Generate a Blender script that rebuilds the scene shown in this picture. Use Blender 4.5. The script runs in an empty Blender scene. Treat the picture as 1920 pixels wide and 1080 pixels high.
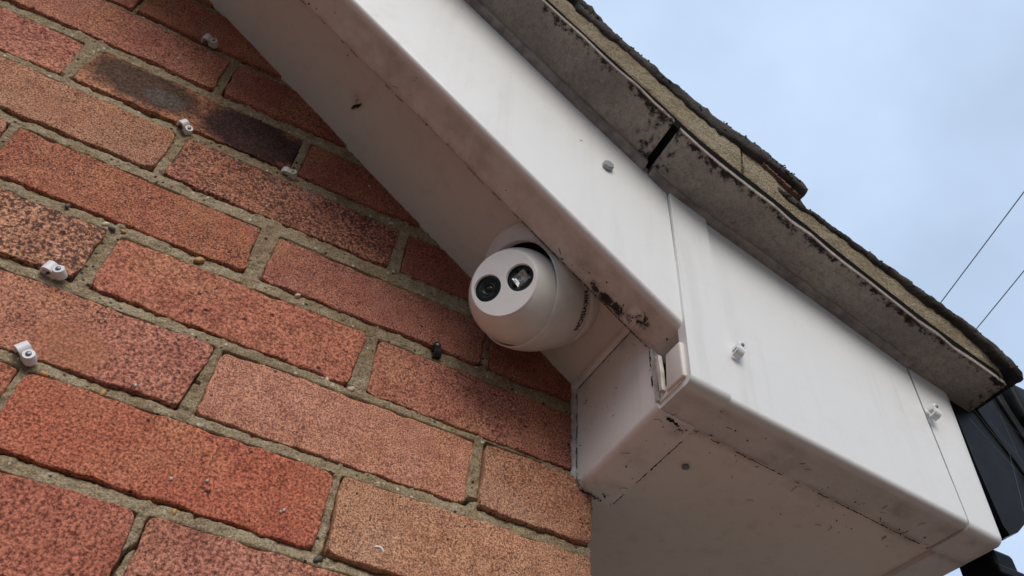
import bpy, bmesh, math, random
import numpy as np
from mathutils import Vector, Matrix

random.seed(7)
SC = bpy.context.scene
COL = SC.collection

# ------------------------------------------------------------------ camera
cam_d = bpy.data.cameras.new('camera')
cam = bpy.data.objects.new('camera', cam_d)
COL.objects.link(cam)
SC.camera = cam
R_ = [[0.883462747, -0.464324106, 0.062423541], [0.381906972, 0.636572016, -0.670017263], [0.271368087, 0.615775278, 0.739716276]]
CAM = Vector((0.1249, -0.5238, -0.8376))
rx, ry, rz = Vector(R_[0]), -Vector(R_[1]), -Vector(R_[2])
cam.matrix_world = Matrix(((rx.x, ry.x, rz.x, CAM.x), (rx.y, ry.y, rz.y, CAM.y), (rx.z, ry.z, rz.z, CAM.z), (0, 0, 0, 1)))
cam_d.sensor_width = 36.0
cam_d.lens = 1504.0 / 1920.0 * 36.0
cam_d.clip_start = 0.01
cam_d.clip_end = 2000.0

# ------------------------------------------------------------------ sky, sun, exposure
SUN_EL, SUN_AZ = math.radians(36), math.radians(-14)      # azimuth measured from straight out of the wall (-y) towards +x
world = bpy.data.worlds.new('World')
SC.world = world
world.use_nodes = True
wn, wl = world.node_tree.nodes, world.node_tree.links
wn.clear()
w_out = wn.new('ShaderNodeOutputWorld')
w_bg = wn.new('ShaderNodeBackground')
w_sky = wn.new('ShaderNodeTexSky')
w_sky.sky_type = 'NISHITA'
w_sky.sun_disc = False
w_sky.sun_elevation = SUN_EL
w_sky.sun_rotation = math.pi - SUN_AZ
w_sky.air_density = 1.0
w_sky.dust_density = 2.5
w_sky.ozone_density = 1.0
w_tc = wn.new('ShaderNodeTexCoord')
w_n = wn.new('ShaderNodeTexNoise')
w_n.inputs['Scale'].default_value = 2.2
w_n.inputs['Detail'].default_value = 5.0
w_n.inputs['Roughness'].default_value = 0.5
w_r = wn.new('ShaderNodeMapRange')
w_r.inputs['From Min'].default_value = 0.30
w_r.inputs['From Max'].default_value = 0.72
w_r.inputs['To Min'].default_value = 0.60
w_r.inputs['To Max'].default_value = 0.97
w_mix = wn.new('ShaderNodeMix')
w_mix.data_type = 'RGBA'
w_mix.inputs['B'].default_value = (6.6, 8.2, 10.6, 1)            # thin high overcast sheet
wl.new(w_tc.outputs['Generated'], w_n.inputs['Vector'])
wl.new(w_n.outputs['Fac'], w_r.inputs['Value'])
wl.new(w_r.outputs['Result'], w_mix.inputs['Factor'])
wl.new(w_sky.outputs['Color'], w_mix.inputs['A'])
wl.new(w_mix.outputs['Result'], w_bg.inputs['Color'])
w_bg.inputs['Strength'].default_value = 0.10
wl.new(w_bg.outputs['Background'], w_out.inputs['Surface'])

sun_d = bpy.data.lights.new('sun', 'SUN')
sun_d.energy = 1.85
sun_d.angle = math.radians(35)
sun_d.color = (1.0, 0.915, 0.80)
sun = bpy.data.objects.new('sun', sun_d)
COL.objects.link(sun)
sdir = Vector((math.sin(SUN_AZ) * math.cos(SUN_EL), -math.cos(SUN_AZ) * math.cos(SUN_EL), math.sin(SUN_EL)))
sun.rotation_euler = sdir.to_track_quat('Z', 'Y').to_euler()
sun.location = (-1, -6, 6)

SC.view_settings.view_transform = 'Standard'
SC.view_settings.look = 'None'
SC.view_settings.gamma = 1.0
SC.view_settings.use_curve_mapping = False
SC.view_settings.exposure = 0.13

# ------------------------------------------------------------------ helpers
def h01(ix, iy, seed):
    ix = ix.astype(np.int64); iy = iy.astype(np.int64)
    n = (ix * 374761393 + iy * 668265263 + int(seed) * 2147483647 + 1013904223) & 0x7fffffff
    n = ((n ^ (n >> 13)) * 1274126177) & 0x7fffffff
    n = ((n ^ (n >> 16)) * 2246822519) & 0x7fffffff
    return ((n ^ (n >> 15)) & 0xffff) / 65535.0

def vnoise(x, y, seed=0):
    x = np.asarray(x, float); y = np.asarray(y, float)
    ix, iy = np.floor(x), np.floor(y)
    fx, fy = x - ix, y - iy
    fx = fx * fx * (3 - 2 * fx); fy = fy * fy * (3 - 2 * fy)
    a = h01(ix, iy, seed); b = h01(ix + 1, iy, seed); c = h01(ix, iy + 1, seed); d = h01(ix + 1, iy + 1, seed)
    return (a * (1 - fx) + b * fx) * (1 - fy) + (c * (1 - fx) + d * fx) * fy

def fbm(x, y, seed=0, o=3):
    s, a, t = 0, 1.0, 0
    for i in range(o):
        s = s + a * vnoise(x * 2 ** i, y * 2 ** i, seed + 17 * i); t += a; a *= 0.5
    return s / t - 0.5

def tag(o, label=None, cat=None, group=None, kind=None):
    if label: o['label'] = label
    if cat: o['category'] = cat
    if group: o['group'] = group
    if kind: o['kind'] = kind
    return o

def empty(name, loc=(0, 0, 0)):
    o = bpy.data.objects.new(name, None)
    o.empty_display_size = 0.02
    o.location = loc
    COL.objects.link(o)
    return o

def link(name, me, mat, parent=None, smooth=False):
    o = bpy.data.objects.new(name, me)
    COL.objects.link(o)
    if mat: me.materials.append(mat)
    if smooth:
        me.polygons.foreach_set('use_smooth', [True] * len(me.polygons))
    if parent:
        o.parent = parent
        o.matrix_parent_inverse = Matrix.Translation(-parent.location)
    return o

def mesh(name, v, f):
    me = bpy.data.meshes.new(name)
    me.from_pydata([tuple(map(float, p)) for p in v], [], [tuple(map(int, q)) for q in f])
    me.validate(); me.update()
    bm = bmesh.new(); bm.from_mesh(me)
    bmesh.ops.recalc_face_normals(bm, faces=bm.faces)
    bm.to_mesh(me); bm.free()
    return me

def obj(name, v, f, mat, parent=None, smooth=False):
    return link(name, mesh(name, v, f), mat, parent, smooth)

def from_bm(name, bm, mat, parent=None, smooth=False):
    bmesh.ops.recalc_face_normals(bm, faces=bm.faces)
    me = bpy.data.meshes.new(name)
    bm.to_mesh(me); bm.free()
    return link(name, me, mat, parent, smooth)

def autosmooth(o, ang=35):
    me = o.data
    me.polygons.foreach_set('use_smooth', [True] * len(me.polygons))
    me.set_sharp_from_angle(angle=math.radians(ang))
    return o

def box_bm(c0, c1, bev=0.0, seg=2, bm=None):
    """axis-aligned box between two corners, bevelled"""
    own = bmesh.new()
    bmesh.ops.create_cube(own, size=1.0)
    a, b = Vector(c0), Vector(c1)
    for v in own.verts:
        v.co = Vector(((a.x + b.x) / 2 + v.co.x * abs(b.x - a.x), (a.y + b.y) / 2 + v.co.y * abs(b.y - a.y), (a.z + b.z) / 2 + v.co.z * abs(b.z - a.z)))
    if bev > 0:
        bmesh.ops.bevel(own, geom=own.edges[:], offset=bev, segments=seg, affect='EDGES', profile=0.5)
    return own

def rings(rows, closed=True, cap0=False, cap1=False):
    """faces between successive rows of equal length"""
    n = len(rows[0])
    v = [p for r in rows for p in r]
    f = []
    for i in range(len(rows) - 1):
        for j in range(n if closed else n - 1):
            k = (j + 1) % n
            f.append((i * n + j, i * n + k, (i + 1) * n + k, (i + 1) * n + j))
    if cap0: f.append(tuple(range(n - 1, -1, -1)))
    if cap1: f.append(tuple((len(rows) - 1) * n + j for j in range(n)))
    return v, f

def tube(pts, r, k=8):
    rows = []
    P = [Vector(p) for p in pts]
    for i, p in enumerate(P):
        t = (P[min(i + 1, len(P) - 1)] - P[max(i - 1, 0)]).normalized()
        a = t.cross(Vector((0.31, 0.2, 0.93))).normalized()
        b = t.cross(a)
        rr = r[i] if hasattr(r, '__len__') else r
        rows.append([p + rr * (math.cos(q * 2 * math.pi / k) * a + math.sin(q * 2 * math.pi / k) * b) for q in range(k)])
    return rings(rows, True, True, True)

def join_vf(parts):
    V, F = [], []
    for v, f in parts:
        o = len(V)
        V += list(v)
        F += [tuple(i + o for i in q) for q in f]
    return V, F

# ------------------------------------------------------------------ materials
class NT:
    def __init__(s, name):
        s.m = bpy.data.materials.new(name)
        s.m.use_nodes = True
        s.t = s.m.node_tree
        s.b = s.t.nodes['Principled BSDF']
        s.co = s.n('ShaderNodeTexCoord').outputs['Object']
    def n(s, k): return s.t.nodes.new(k)
    def l(s, a, b): s.t.links.new(a, b)
    def val(s, sock, x):
        if hasattr(x, 'links'): s.l(x, sock)
        else: sock.default_value = x
    def noise(s, scale, detail=3, rough=0.55, co=None, dist=0.0):
        q = s.n('ShaderNodeTexNoise')
        s.l(co or s.co, q.inputs['Vector'])
        q.inputs['Scale'].default_value = scale
        q.inputs['Detail'].default_value = detail
        q.inputs['Roughness'].default_value = rough
        q.inputs['Distortion'].default_value = dist
        return q.outputs['Fac']
    def voro(s, scale, co=None, feat='F1', rnd=1.0):
        q = s.n('ShaderNodeTexVoronoi')
        q.feature = feat
        s.l(co or s.co, q.inputs['Vector'])
        q.inputs['Scale'].default_value = scale
        q.inputs['Randomness'].default_value = rnd
        return q
    def ramp(s, x, a, b, lo=0.0, hi=1.0):
        q = s.n('ShaderNodeMapRange')
        q.interpolation_type = 'SMOOTHSTEP'
        s.l(x, q.inputs['Value'])
        s.val(q.inputs['From Min'], a); s.val(q.inputs['From Max'], b)
        s.val(q.inputs['To Min'], lo); s.val(q.inputs['To Max'], hi)
        return q.outputs['Result']
    def math(s, op, a, b=0.0, c=None):
        q = s.n('ShaderNodeMath')
        q.operation = op
        s.val(q.inputs[0], a); s.val(q.inputs[1], b)
        if c is not None: s.val(q.inputs[2], c)
        return q.outputs[0]
    def mix(s, fac, a, b, mode='MIX'):
        q = s.n('ShaderNodeMix')
        q.data_type = 'RGBA'
        q.blend_type = mode
        s.val(q.inputs['Factor'], fac)
        s.val(q.inputs['A'], a if hasattr(a, 'links') else (*a, 1)); s.val(q.inputs['B'], b if hasattr(b, 'links') else (*b, 1))
        return q.outputs['Result']
    def blob(s, cen, rad, co=None, scale=(1, 1, 1)):
        """1 inside, falling to 0 at rad"""
        m = s.n('ShaderNodeMapping')
        m.vector_type = 'POINT'
        s.l(co or s.co, m.inputs['Vector'])
        m.inputs['Scale'].default_value = scale
        m.inputs['Location'].default_value = tuple(-c * k for c, k in zip(cen, scale))
        q = s.n('ShaderNodeVectorMath')
        q.operation = 'LENGTH'
        s.l(m.outputs['Vector'], q.inputs[0])
        return s.ramp(q.outputs['Value'], 0.0, rad, 1.0, 0.0)
    def bump(s, h, strength=0.3, dist=0.001, prev=None):
        q = s.n('ShaderNodeBump')
        q.inputs['Strength'].default_value = strength
        q.inputs['Distance'].default_value = dist
        s.l(h, q.inputs['Height'])
        if prev is not None: s.l(prev, q.inputs['Normal'])
        return q.outputs['Normal']
    def done(s, col, rough=0.6, normal=None, spec=None):
        s.val(s.b.inputs['Base Color'], col if hasattr(col, 'links') else (*col, 1))
        s.val(s.b.inputs['Roughness'], rough)
        if spec is not None: s.b.inputs['Specular IOR Level'].default_value = spec
        if normal is not None: s.l(normal, s.b.inputs['Normal'])
        return s.m

def brick_mat(name, burnt=None):
    t = NT(name)
    oi = t.n('ShaderNodeObjectInfo')
    off = t.n('ShaderNodeVectorMath'); off.operation = 'SCALE'
    comb = t.n('ShaderNodeCombineXYZ')
    for i in range(3): t.l(oi.outputs['Random'], comb.inputs[i])
    t.l(comb.outputs[0], off.inputs[0]); off.inputs['Scale'].default_value = 37.0
    add = t.n('ShaderNodeVectorMath'); add.operation = 'ADD'
    vs_ = t.n('ShaderNodeVectorMath'); vs_.operation = 'SCALE'
    t.l(t.co, vs_.inputs[0])
    t.l(t.ramp(t.math('FRACT', t.math('MULTIPLY', oi.outputs['Random'], 7.31)), 0.0, 1.0, 0.72, 1.35), vs_.inputs['Scale'])
    t.l(vs_.outputs[0], add.inputs[0]); t.l(off.outputs[0], add.inputs[1])
    co = add.outputs[0]
    base = oi.outputs['Color']
    # broad warm / pale mottling across the face
    big = t.noise(14, 3, 0.6, co)
    c = t.mix(t.ramp(big, 0.38, 0.72, 0, 0.55), base, (0.50, 0.25, 0.14))
    mid = t.noise(48, 4, 0.6, co)
    c = t.mix(t.ramp(mid, 0.40, 0.70, 0, 0.5), c, t.mix(1.0, c, (0.66, 0.52, 0.56), 'MULTIPLY'))
    # sandy fine grain
    gr = t.noise(560, 3, 0.75, co)
    c = t.mix(t.ramp(gr, 0.30, 0.72, 0.0, 1.0), t.mix(1.0, c, (0.27, 0.20, 0.19), 'MULTIPLY'), t.mix(1.0, c, (1.70, 1.68, 1.64), 'MULTIPLY'))
    # dark burnt specks: how many is set per brick through the alpha
    sp = t.noise(400, 4, 0.72, co)
    pat = t.noise(22, 2, 0.5, co)
    dens = t.math('MULTIPLY_ADD', oi.outputs['Alpha'], 0.17, 0.045)
    thr = t.math('SUBTRACT', t.math('SUBTRACT', 0.70, dens), t.math('MULTIPLY', t.math('SUBTRACT', pat, 0.5), 0.16))
    speck = t.ramp(t.math('SUBTRACT', sp, thr), 0.0, 0.055)
    c = t.mix(t.math('MULTIPLY', speck, 0.85), c, (0.052, 0.026, 0.026))
    v = t.voro(120, co)
    vr = t.n('ShaderNodeSeparateColor'); t.l(v.outputs['Color'], vr.inputs[0])
    sz = t.ramp(vr.outputs[0], 0.80, 1.0, 0.0, 0.26)
    spot = t.ramp(t.math('SUBTRACT', sz, t.math('ADD', v.outputs['Distance'], t.math('MULTIPLY', t.math('SUBTRACT', gr, 0.5), 0.4))), 0.0, 0.12)
    c = t.mix(t.math('MULTIPLY', spot, 0.9), c, (0.03, 0.018, 0.02))
    # odd pale grit
    v2 = t.voro(70, co)
    vr2 = t.n('ShaderNodeSeparateColor'); t.l(v2.outputs['Color'], vr2.inputs[0])
    grit = t.math('MULTIPLY', t.ramp(vr2.outputs[1], 0.955, 0.99), t.ramp(v2.outputs['Distance'], 0.16, 0.05))
    c = t.mix(grit, c, (0.62, 0.55, 0.48))
    # drag creases from the wire cut, and a dry lime bloom on some faces
    mc = t.n('ShaderNodeMapping'); t.l(co, mc.inputs['Vector']); mc.inputs['Rotation'].default_value = (0, 0.25, 0); mc.inputs['Scale'].default_value = (28, 60, 170)
    cr = t.noise(1.0, 3, 0.6, mc.outputs['Vector'], 0.5)
    c = t.mix(t.ramp(cr, 0.60, 0.74, 0, 0.35), c, t.mix(1.0, c, (0.45, 0.38, 0.38), 'MULTIPLY'))
    bl = t.noise(9, 4, 0.65, co)
    c = t.mix(t.math('MULTIPLY', t.ramp(bl, 0.56, 0.72), t.ramp(gr, 0.35, 0.65, 0.06, 0.28)), c, (0.60, 0.46, 0.36))
    if burnt:
        edge = t.noise(60, 4, 0.65, co)
        for cen, rad, sc, col in burnt:
            b = t.blob(cen, rad, None, sc)
            mk = t.ramp(t.math('ADD', b, t.math('MULTIPLY', t.math('SUBTRACT', edge, 0.5), 0.75)), 0.18, 0.55)
            c = t.mix(t.math('MULTIPLY', mk, 0.93), c, t.mix(t.ramp(gr, 0.3, 0.75), tuple(k * 0.45 for k in col), tuple(k * 1.6 for k in col)))
    hgt = t.math('ADD', t.math('MULTIPLY', gr, 0.5), t.math('MULTIPLY', sp, 0.8))
    nb = t.bump(hgt, 0.75, 0.0014)
    nb = t.bump(mid, 0.35, 0.003, nb)
    nb = t.bump(cr, 0.25, 0.002, nb)
    return t.done(c, 0.92, nb, 0.25)

M_BRICK = brick_mat('brick_clay')
M_BURNT = brick_mat('brick_burnt', [((-0.050, 0, 0.003), 0.088, (1, 0.2, 1.75), (0.080, 0.052, 0.038)), ((-0.030, 0, -0.004), 0.034, (1, 0.2, 1.6), (0.12, 0.095, 0.085)),
                                    ((0.060, 0, 0.0), 0.094, (1, 0.2, 1.75), (0.038, 0.022, 0.024))])

M_SCRAPE = brick_mat('brick_scraped', [((0.018, 0, -0.012), 0.036, (0.75, 0.2, 1.1), (0.42, 0.17, 0.10))])

def mortar_mat():
    t = NT('mortar_sandy')
    a = t.noise(9, 4, 0.6)
    b = t.noise(70, 5, 0.65)
    g = t.noise(620, 3, 0.7)
    c = t.mix(t.ramp(a, 0.35, 0.68), (0.300, 0.225, 0.142), (0.405, 0.325, 0.222))
    c = t.mix(t.ramp(b, 0.42, 0.75, 0, 0.7), c, (0.21, 0.158, 0.092))
    c = t.mix(t.ramp(b, 0.50, 0.25, 0, 0.45), c, (0.48, 0.44, 0.34))
    c = t.mix(t.ramp(g, 0.3, 0.72), t.mix(1.0, c, (0.55, 0.55, 0.52), 'MULTIPLY'), t.mix(1.0, c, (1.45, 1.45, 1.45), 'MULTIPLY'))
    v = t.voro(240)
    vr = t.n('ShaderNodeSeparateColor'); t.l(v.outputs['Color'], vr.inputs[0])
    near = t.ramp(v.outputs['Distance'], 0.42, 0.25)
    c = t.mix(t.math('MULTIPLY', t.ramp(vr.outputs[0], 0.90, 0.93), near), c, (0.05, 0.04, 0.03))
    c = t.mix(t.math('MULTIPLY', t.ramp(vr.outputs[1], 0.92, 0.95), near), c, (0.62, 0.58, 0.48))
    nb = t.bump(g, 0.9, 0.0016)
    nb = t.bump(b, 0.6, 0.004, nb)
    return t.done(c, 0.95, nb, 0.2)
M_MORTAR = mortar_mat()

def pvc(name, base=(0.79, 0.79, 0.785), dirt=0.25, specks=0.3, rough=0.38, blobs=(), film=None, band=None):
    t = NT(name)
    a = t.noise(6, 4, 0.6)
    b = t.noise(45, 5, 0.7)
    c = t.mix(t.ramp(a, 0.35, 0.75, 0, dirt), base, tuple(k * m for k, m in zip(base, (0.86, 0.82, 0.76))))
    c = t.mix(t.ramp(b, 0.50, 0.80, 0, dirt * 0.8), c, (0.36, 0.29, 0.22))
    if film:                                   # grey-brown film settled on the return lip behind the nose
        sy = t.n('ShaderNodeSeparateXYZ'); t.l(t.co, sy.inputs[0])
        fm = t.math('MULTIPLY', t.ramp(sy.outputs[1], film[0], film[0] + 0.006), t.ramp(b, 0.25, 0.7, 0.45, 1.0))
        c = t.mix(t.math('MULTIPLY', fm, film[1]), c, (0.40, 0.31, 0.24))
    if band:                                   # soft grime gathered along a joint (y position, half width, amount)
        sy = t.n('ShaderNodeSeparateXYZ'); t.l(t.co, sy.inputs[0])
        for y0_, hw, am in band:
            q = t.ramp(t.math('ABSOLUTE', t.math('SUBTRACT', sy.outputs[1], y0_)), 0.0, hw, 1.0, 0.0)
            q = t.math('MULTIPLY', q, t.ramp(t.noise(38, 5, 0.7), 0.36, 0.66))
            c = t.mix(t.math('MULTIPLY', q, am), c, (0.085, 0.062, 0.045))
    # run-off streaks
    ms = t.n('ShaderNodeMapping'); t.l(t.co, ms.inputs['Vector']); ms.inputs['Scale'].default_value = (70, 70, 5)
    st = t.noise(1.0, 4, 0.6, ms.outputs['Vector'])
    c = t.mix(t.math('MULTIPLY', t.ramp(st, 0.50, 0.78), t.ramp(a, 0.3, 0.7, 0.05, 0.26)), c, (0.42, 0.37, 0.31))
    # fly specks and pinholes
    v = t.voro(46)
    vr = t.n('ShaderNodeSeparateColor'); t.l(v.outputs['Color'], vr.inputs[0])
    siz = t.ramp(vr.outputs[0], 0.90 - 0.25 * specks, 1.0, 0.0, 0.055)
    sp = t.ramp(t.math('SUBTRACT', siz, v.outputs['Distance']), 0.0, 0.02)
    c = t.mix(t.math('MULTIPLY', sp, min(1.0, 0.5 + specks)), c, (0.05, 0.035, 0.025))
    # scuffs: stretched noise
    mp = t.n('ShaderNodeMapping'); t.l(t.co, mp.inputs['Vector'])
    mp.inputs['Rotation'].default_value = (0, 0.9, 0.3); mp.inputs['Scale'].default_value = (14, 60, 190)
    s = t.noise(1.0, 3, 0.6, mp.outputs['Vector'], 0.6)
    c = t.mix(t.ramp(s, 0.66, 0.80, 0, 0.25 * (dirt + specks)), c, (0.22, 0.18, 0.15))
    rg = t.ramp(b, 0.3, 0.8, rough, rough + 0.2)
    if blobs:
        n1 = t.noise(130, 6, 0.75, None, 0.8)
        tot = None
        for cen, rad, amt, sc in blobs:
            q = t.math('MULTIPLY', t.blob(cen, rad, None, sc), amt)
            tot = q if tot is None else t.math('MAXIMUM', tot, q)
        halo = t.math('MULTIPLY', tot, t.ramp(b, 0.3, 0.7))
        c = t.mix(t.math('MULTIPLY', halo, 0.75), c, (0.13, 0.095, 0.066))
        mk = t.ramp(t.math('ADD', t.math('MULTIPLY', tot, 0.62), n1), 0.85, 1.0)
        c = t.mix(t.math('MULTIPLY', mk, 0.95), c, (0.014, 0.012, 0.010))
        rg = t.math('MAXIMUM', rg, t.math('MULTIPLY', mk, 0.95))
    nb = t.bump(t.noise(30, 3, 0.5), 0.12, 0.002)
    return t.done(c, rg, nb, 0.45)

M_FACE = pvc('white_board', dirt=0.10, specks=0.05, rough=0.36)
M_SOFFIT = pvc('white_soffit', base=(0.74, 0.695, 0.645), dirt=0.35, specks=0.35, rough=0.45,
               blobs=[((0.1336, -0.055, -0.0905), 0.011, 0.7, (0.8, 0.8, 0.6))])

def simple(name, col, rough=0.6, nscale=None, amp=0.25, bump=0.2, spec=None, metal=0.0, dist=0.001):
    t = NT(name)
    c = col
    nb = None
    if nscale:
        a = t.noise(nscale, 4, 0.62)
        c = t.mix(t.ramp(a, 0.3, 0.72), tuple(k * (1 - amp) for k in col), tuple(min(1, k * (1 + amp)) for k in col))
        nb = t.bump(a, bump, dist)
    t.b.inputs['Metallic'].default_value = metal
    return t.done(c, rough, nb, spec)

M_GROUND = simple('paving_ground', (0.15, 0.114, 0.087), 0.9, 6, 0.3, 0.3)
M_CAMWHITE = simple('camera_plastic', (0.74, 0.71, 0.68), 0.40, 34, 0.06, 0.04)
M_CAMFACE = simple('camera_face', (0.84, 0.83, 0.83), 0.42, 60, 0.02, 0.02)
M_BLACKGAP = simple('gap_shade_and_screw_black', (0.010, 0.009, 0.008), 0.95, 80, 0.2, 0.2, 0.04)  # near-black: shade painted into gaps, and the colour of the lamp screws
M_LENS = simple('lens_black', (0.010, 0.0115, 0.0112), 0.10, 40, 0.5, 0.0, 0.30)
M_LENSRING = simple('lens_ring', (0.022, 0.023, 0.024), 0.35, 60, 0.2, 0.0, 0.3)
M_LED = simple('led_reflector', (0.30, 0.305, 0.30), 0.22, 260, 0.6, 0.4, 0.5, 0.6)
M_INK = simple('print_ink', (0.02, 0.018, 0.018), 0.5, 90, 0.1)
M_CLIP = simple('clip_white_plastic', (0.78, 0.77, 0.78), 0.42, 120, 0.05, 0.05)
M_CLIPDIRTY = simple('clip_grey_plastic', (0.60, 0.57, 0.53), 0.5, 120, 0.15, 0.1)
M_CLIPBLACK = simple('clip_black_plastic', (0.014, 0.014, 0.015), 0.35, 120, 0.2, 0.1)
M_NAIL = simple('nail_steel', (0.22, 0.23, 0.25), 0.45, 200, 0.2, 0.1, None, 0.7)
M_BOLT = simple('zinc_bolt', (0.34, 0.345, 0.35), 0.5, 150, 0.25, 0.1, None, 0.4)
M_GUTTER = simple('gutter_black_plastic', (0.007, 0.0072, 0.008), 0.45, 25, 0.6, 0.06, 0.09)
M_SEAL = simple('sealant', (0.50, 0.46, 0.42), 0.7, 60, 0.35, 0.5)
M_CABLE = simple('cable_sheath', (0.30, 0.37, 0.39), 0.6, 2, 0.1)
M_WEB = simple('cobweb_silk', (0.16, 0.16, 0.16), 0.6, 30, 0.1)
M_GRIME = simple('black_grime', (0.022, 0.017, 0.013), 0.95, 200, 0.4, 0.6)

def undercloak_mat():
    t = NT('fibre_cement')
    a = t.noise(11, 5, 0.62); b = t.noise(140, 5, 0.7); g = t.noise(500, 2, 0.7)
    c = t.mix(t.ramp(a, 0.35, 0.68), (0.25, 0.215, 0.195), (0.37, 0.325, 0.285))
    c = t.mix(t.ramp(b, 0.40, 0.72, 0, 0.6), c, (0.165, 0.140, 0.128))
    c = t.mix(t.ramp(g, 0.35, 0.7), t.mix(1.0, c, (0.86, 0.86, 0.86), 'MULTIPLY'), t.mix(1.0, c, (1.12, 1.12, 1.12), 'MULTIPLY'))
    # black algae growing in from the outer edge (uv x = 0 at the outer edge)
    uv = t.n('ShaderNodeUVMap'); sx = t.n('ShaderNodeSeparateXYZ'); t.l(uv.outputs[0], sx.inputs[0])
    e = t.math('MULTIPLY', t.ramp(sx.outputs[0], 0.02, 0.30, 0.27, -0.10), t.ramp(sx.outputs[0], 0.004, 0.02))
    k = t.ramp(sx.outputs[1], 0.0, 0.03, 0.18, 0.0)
    k2 = t.ramp(sx.outputs[0], 0.70, 0.80, 0.0, 0.10)
    clump = t.noise(26, 3, 0.6)
    alg = t.ramp(t.math('ADD', t.math('ADD', t.math('MULTIPLY', b, 0.9), t.math('MULTIPLY', clump, 0.55)), t.math('MAXIMUM', e, t.math('MAXIMUM', k, k2))), 0.90, 1.06)
    c = t.mix(t.math('MULTIPLY', alg, 0.93), c, (0.012, 0.011, 0.010))
    nb = t.bump(b, 0.5, 0.002)
    return t.done(c, 0.93, nb, 0.2)
M_UC = undercloak_mat()
M_BEAD = simple('dusty_bead', (0.27, 0.235, 0.22), 0.85, 60, 0.35, 0.3)

def bedding_mat():
    t = NT('bedding_mortar')
    a = t.noise(18, 5, 0.62); b = t.noise(120, 5, 0.7); g = t.noise(480, 3, 0.75)
    c = t.mix(t.ramp(a, 0.35, 0.68), (0.47, 0.375, 0.255), (0.60, 0.50, 0.36))
    c = t.mix(t.ramp(b, 0.45, 0.72, 0, 0.6), c, (0.33, 0.255, 0.17))
    c = t.mix(t.ramp(g, 0.32, 0.70), t.mix(1.0, c, (0.66, 0.66, 0.64), 'MULTIPLY'), t.mix(1.0, c, (1.25, 1.25, 1.25), 'MULTIPLY'))
    nb = t.bump(g, 1.0, 0.002)
    nb = t.bump(b, 0.8, 0.005, nb)
    return t.done(c, 0.95, nb, 0.15)
M_BED = bedding_mat()

def tile_mat():
    t = NT('mossy_concrete_tile')
    a = t.noise(16, 5, 0.62); b = t.noise(160, 5, 0.72)
    c = t.mix(t.ramp(a, 0.36, 0.62), (0.036, 0.033, 0.030), (0.105, 0.096, 0.088))
    c = t.mix(t.ramp(b, 0.60, 0.74, 0, 0.8), c, (0.22, 0.21, 0.19))
    c = t.mix(t.math('MULTIPLY', t.ramp(a, 0.62, 0.70), t.ramp(b, 0.4, 0.6, 0, 0.7)), c, (0.16, 0.085, 0.066))
    nb = t.bump(b, 1.0, 0.004)
    return t.done(c, 0.97, nb, 0.1)
M_TILE = tile_mat()

# ------------------------------------------------------------------ ground
GZ = -2.62
g_v, g_f = [], []
n = 24
for i in range(n + 1):
    for j in range(n + 1):
        s = lambda k: math.copysign(abs(k) ** 3 * 400, k)
        g_v.append((s(i / n * 2 - 1), s(j / n * 2 - 1), GZ))
for i in range(n):
    for j in range(n):
        a = i * (n + 1) + j
        g_f.append((a, a + 1, a + n + 2, a + n + 1))
tag(obj('ground', g_v, g_f, M_GROUND), kind='structure')

# unseen tree belt, added facing the wall to block light from the low sky
rr = random.Random(5)
V_, F_ = [], []
for i in range(5200):
    a = math.radians(rr.uniform(172, 368))
    d = rr.uniform(15.5, 19.5)
    top = 7.6 + 1.7 * math.sin(a * 9) + 0.9 * math.sin(a * 23 + 1)
    hgt = top * (1 - rr.random() ** 1.6 * 0.98)
    c_ = Vector((d * math.cos(a), d * math.sin(a), GZ + hgt))
    n_ = Vector((rr.gauss(0, 1), rr.gauss(0, 1), rr.gauss(0, 1))).normalized()
    t_ = n_.orthogonal().normalized(); b_ = n_.cross(t_)
    w_, l_ = rr.uniform(.25, .5), rr.uniform(.35, .7)
    o0 = len(V_)
    V_ += [c_ - t_ * l_, c_ + b_ * w_ * .6 + n_ * .08, c_ + t_ * l_, c_ - b_ * w_ * .6 + n_ * .08]
    F_.append((o0, o0 + 1, o0 + 2, o0 + 3))
me = bpy.data.meshes.new('added_tree_belt')
me.from_pydata([tuple(v) for v in V_], [], F_); me.update()
tb = link('added_tree_belt', me, simple('sky_blocker_foliage', (0.055, 0.068, 0.030), 0.7, 1.5, 0.4, 0.0))
tag(tb, 'unseen leafy belt added opposite the brick wall to block low sky light', 'trees', None, 'stuff')

# ------------------------------------------------------------------ brick wall
SOF_M, SOF_C = -0.7383, 0.0081                      # line where the sloping soffit meets the wall
WX1 = 0.4503                                        # wall corner
# courses: (top z0, top slope, bottom z0, bottom slope)
COURSE = {-3: (0.262, 0, 0.199, 0), -2: (0.187, 0, 0.124, 0), -1: (0.112, 0, 0.047, 0), 0: (0.034, 0.0, -0.030, 0.03), 1: (-0.0419, 0.0, -0.1035, 0.0275), 2: (-0.1214, 0.0184, -0.1795, 0.0245),
          3: (-0.1943, 0.0, -0.2549, 0.0088), 4: (-0.2710, -0.0102, -0.3307, 0.0036), 5: (-0.3450, -0.0046, -0.4051, -0.0108),
          6: (-0.4180, 0.0024, -0.4815, 0.004), 7: (-0.4922, 0.0019, -0.5535, -0.0084), 8: (-0.5663, 0.0023, -0.6285, 0.0)}
for k in range(9, 15):
    COURSE[k] = (-0.6405 - 0.075 * (k - 9), 0, -0.7035 - 0.075 * (k - 9), 0)
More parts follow.
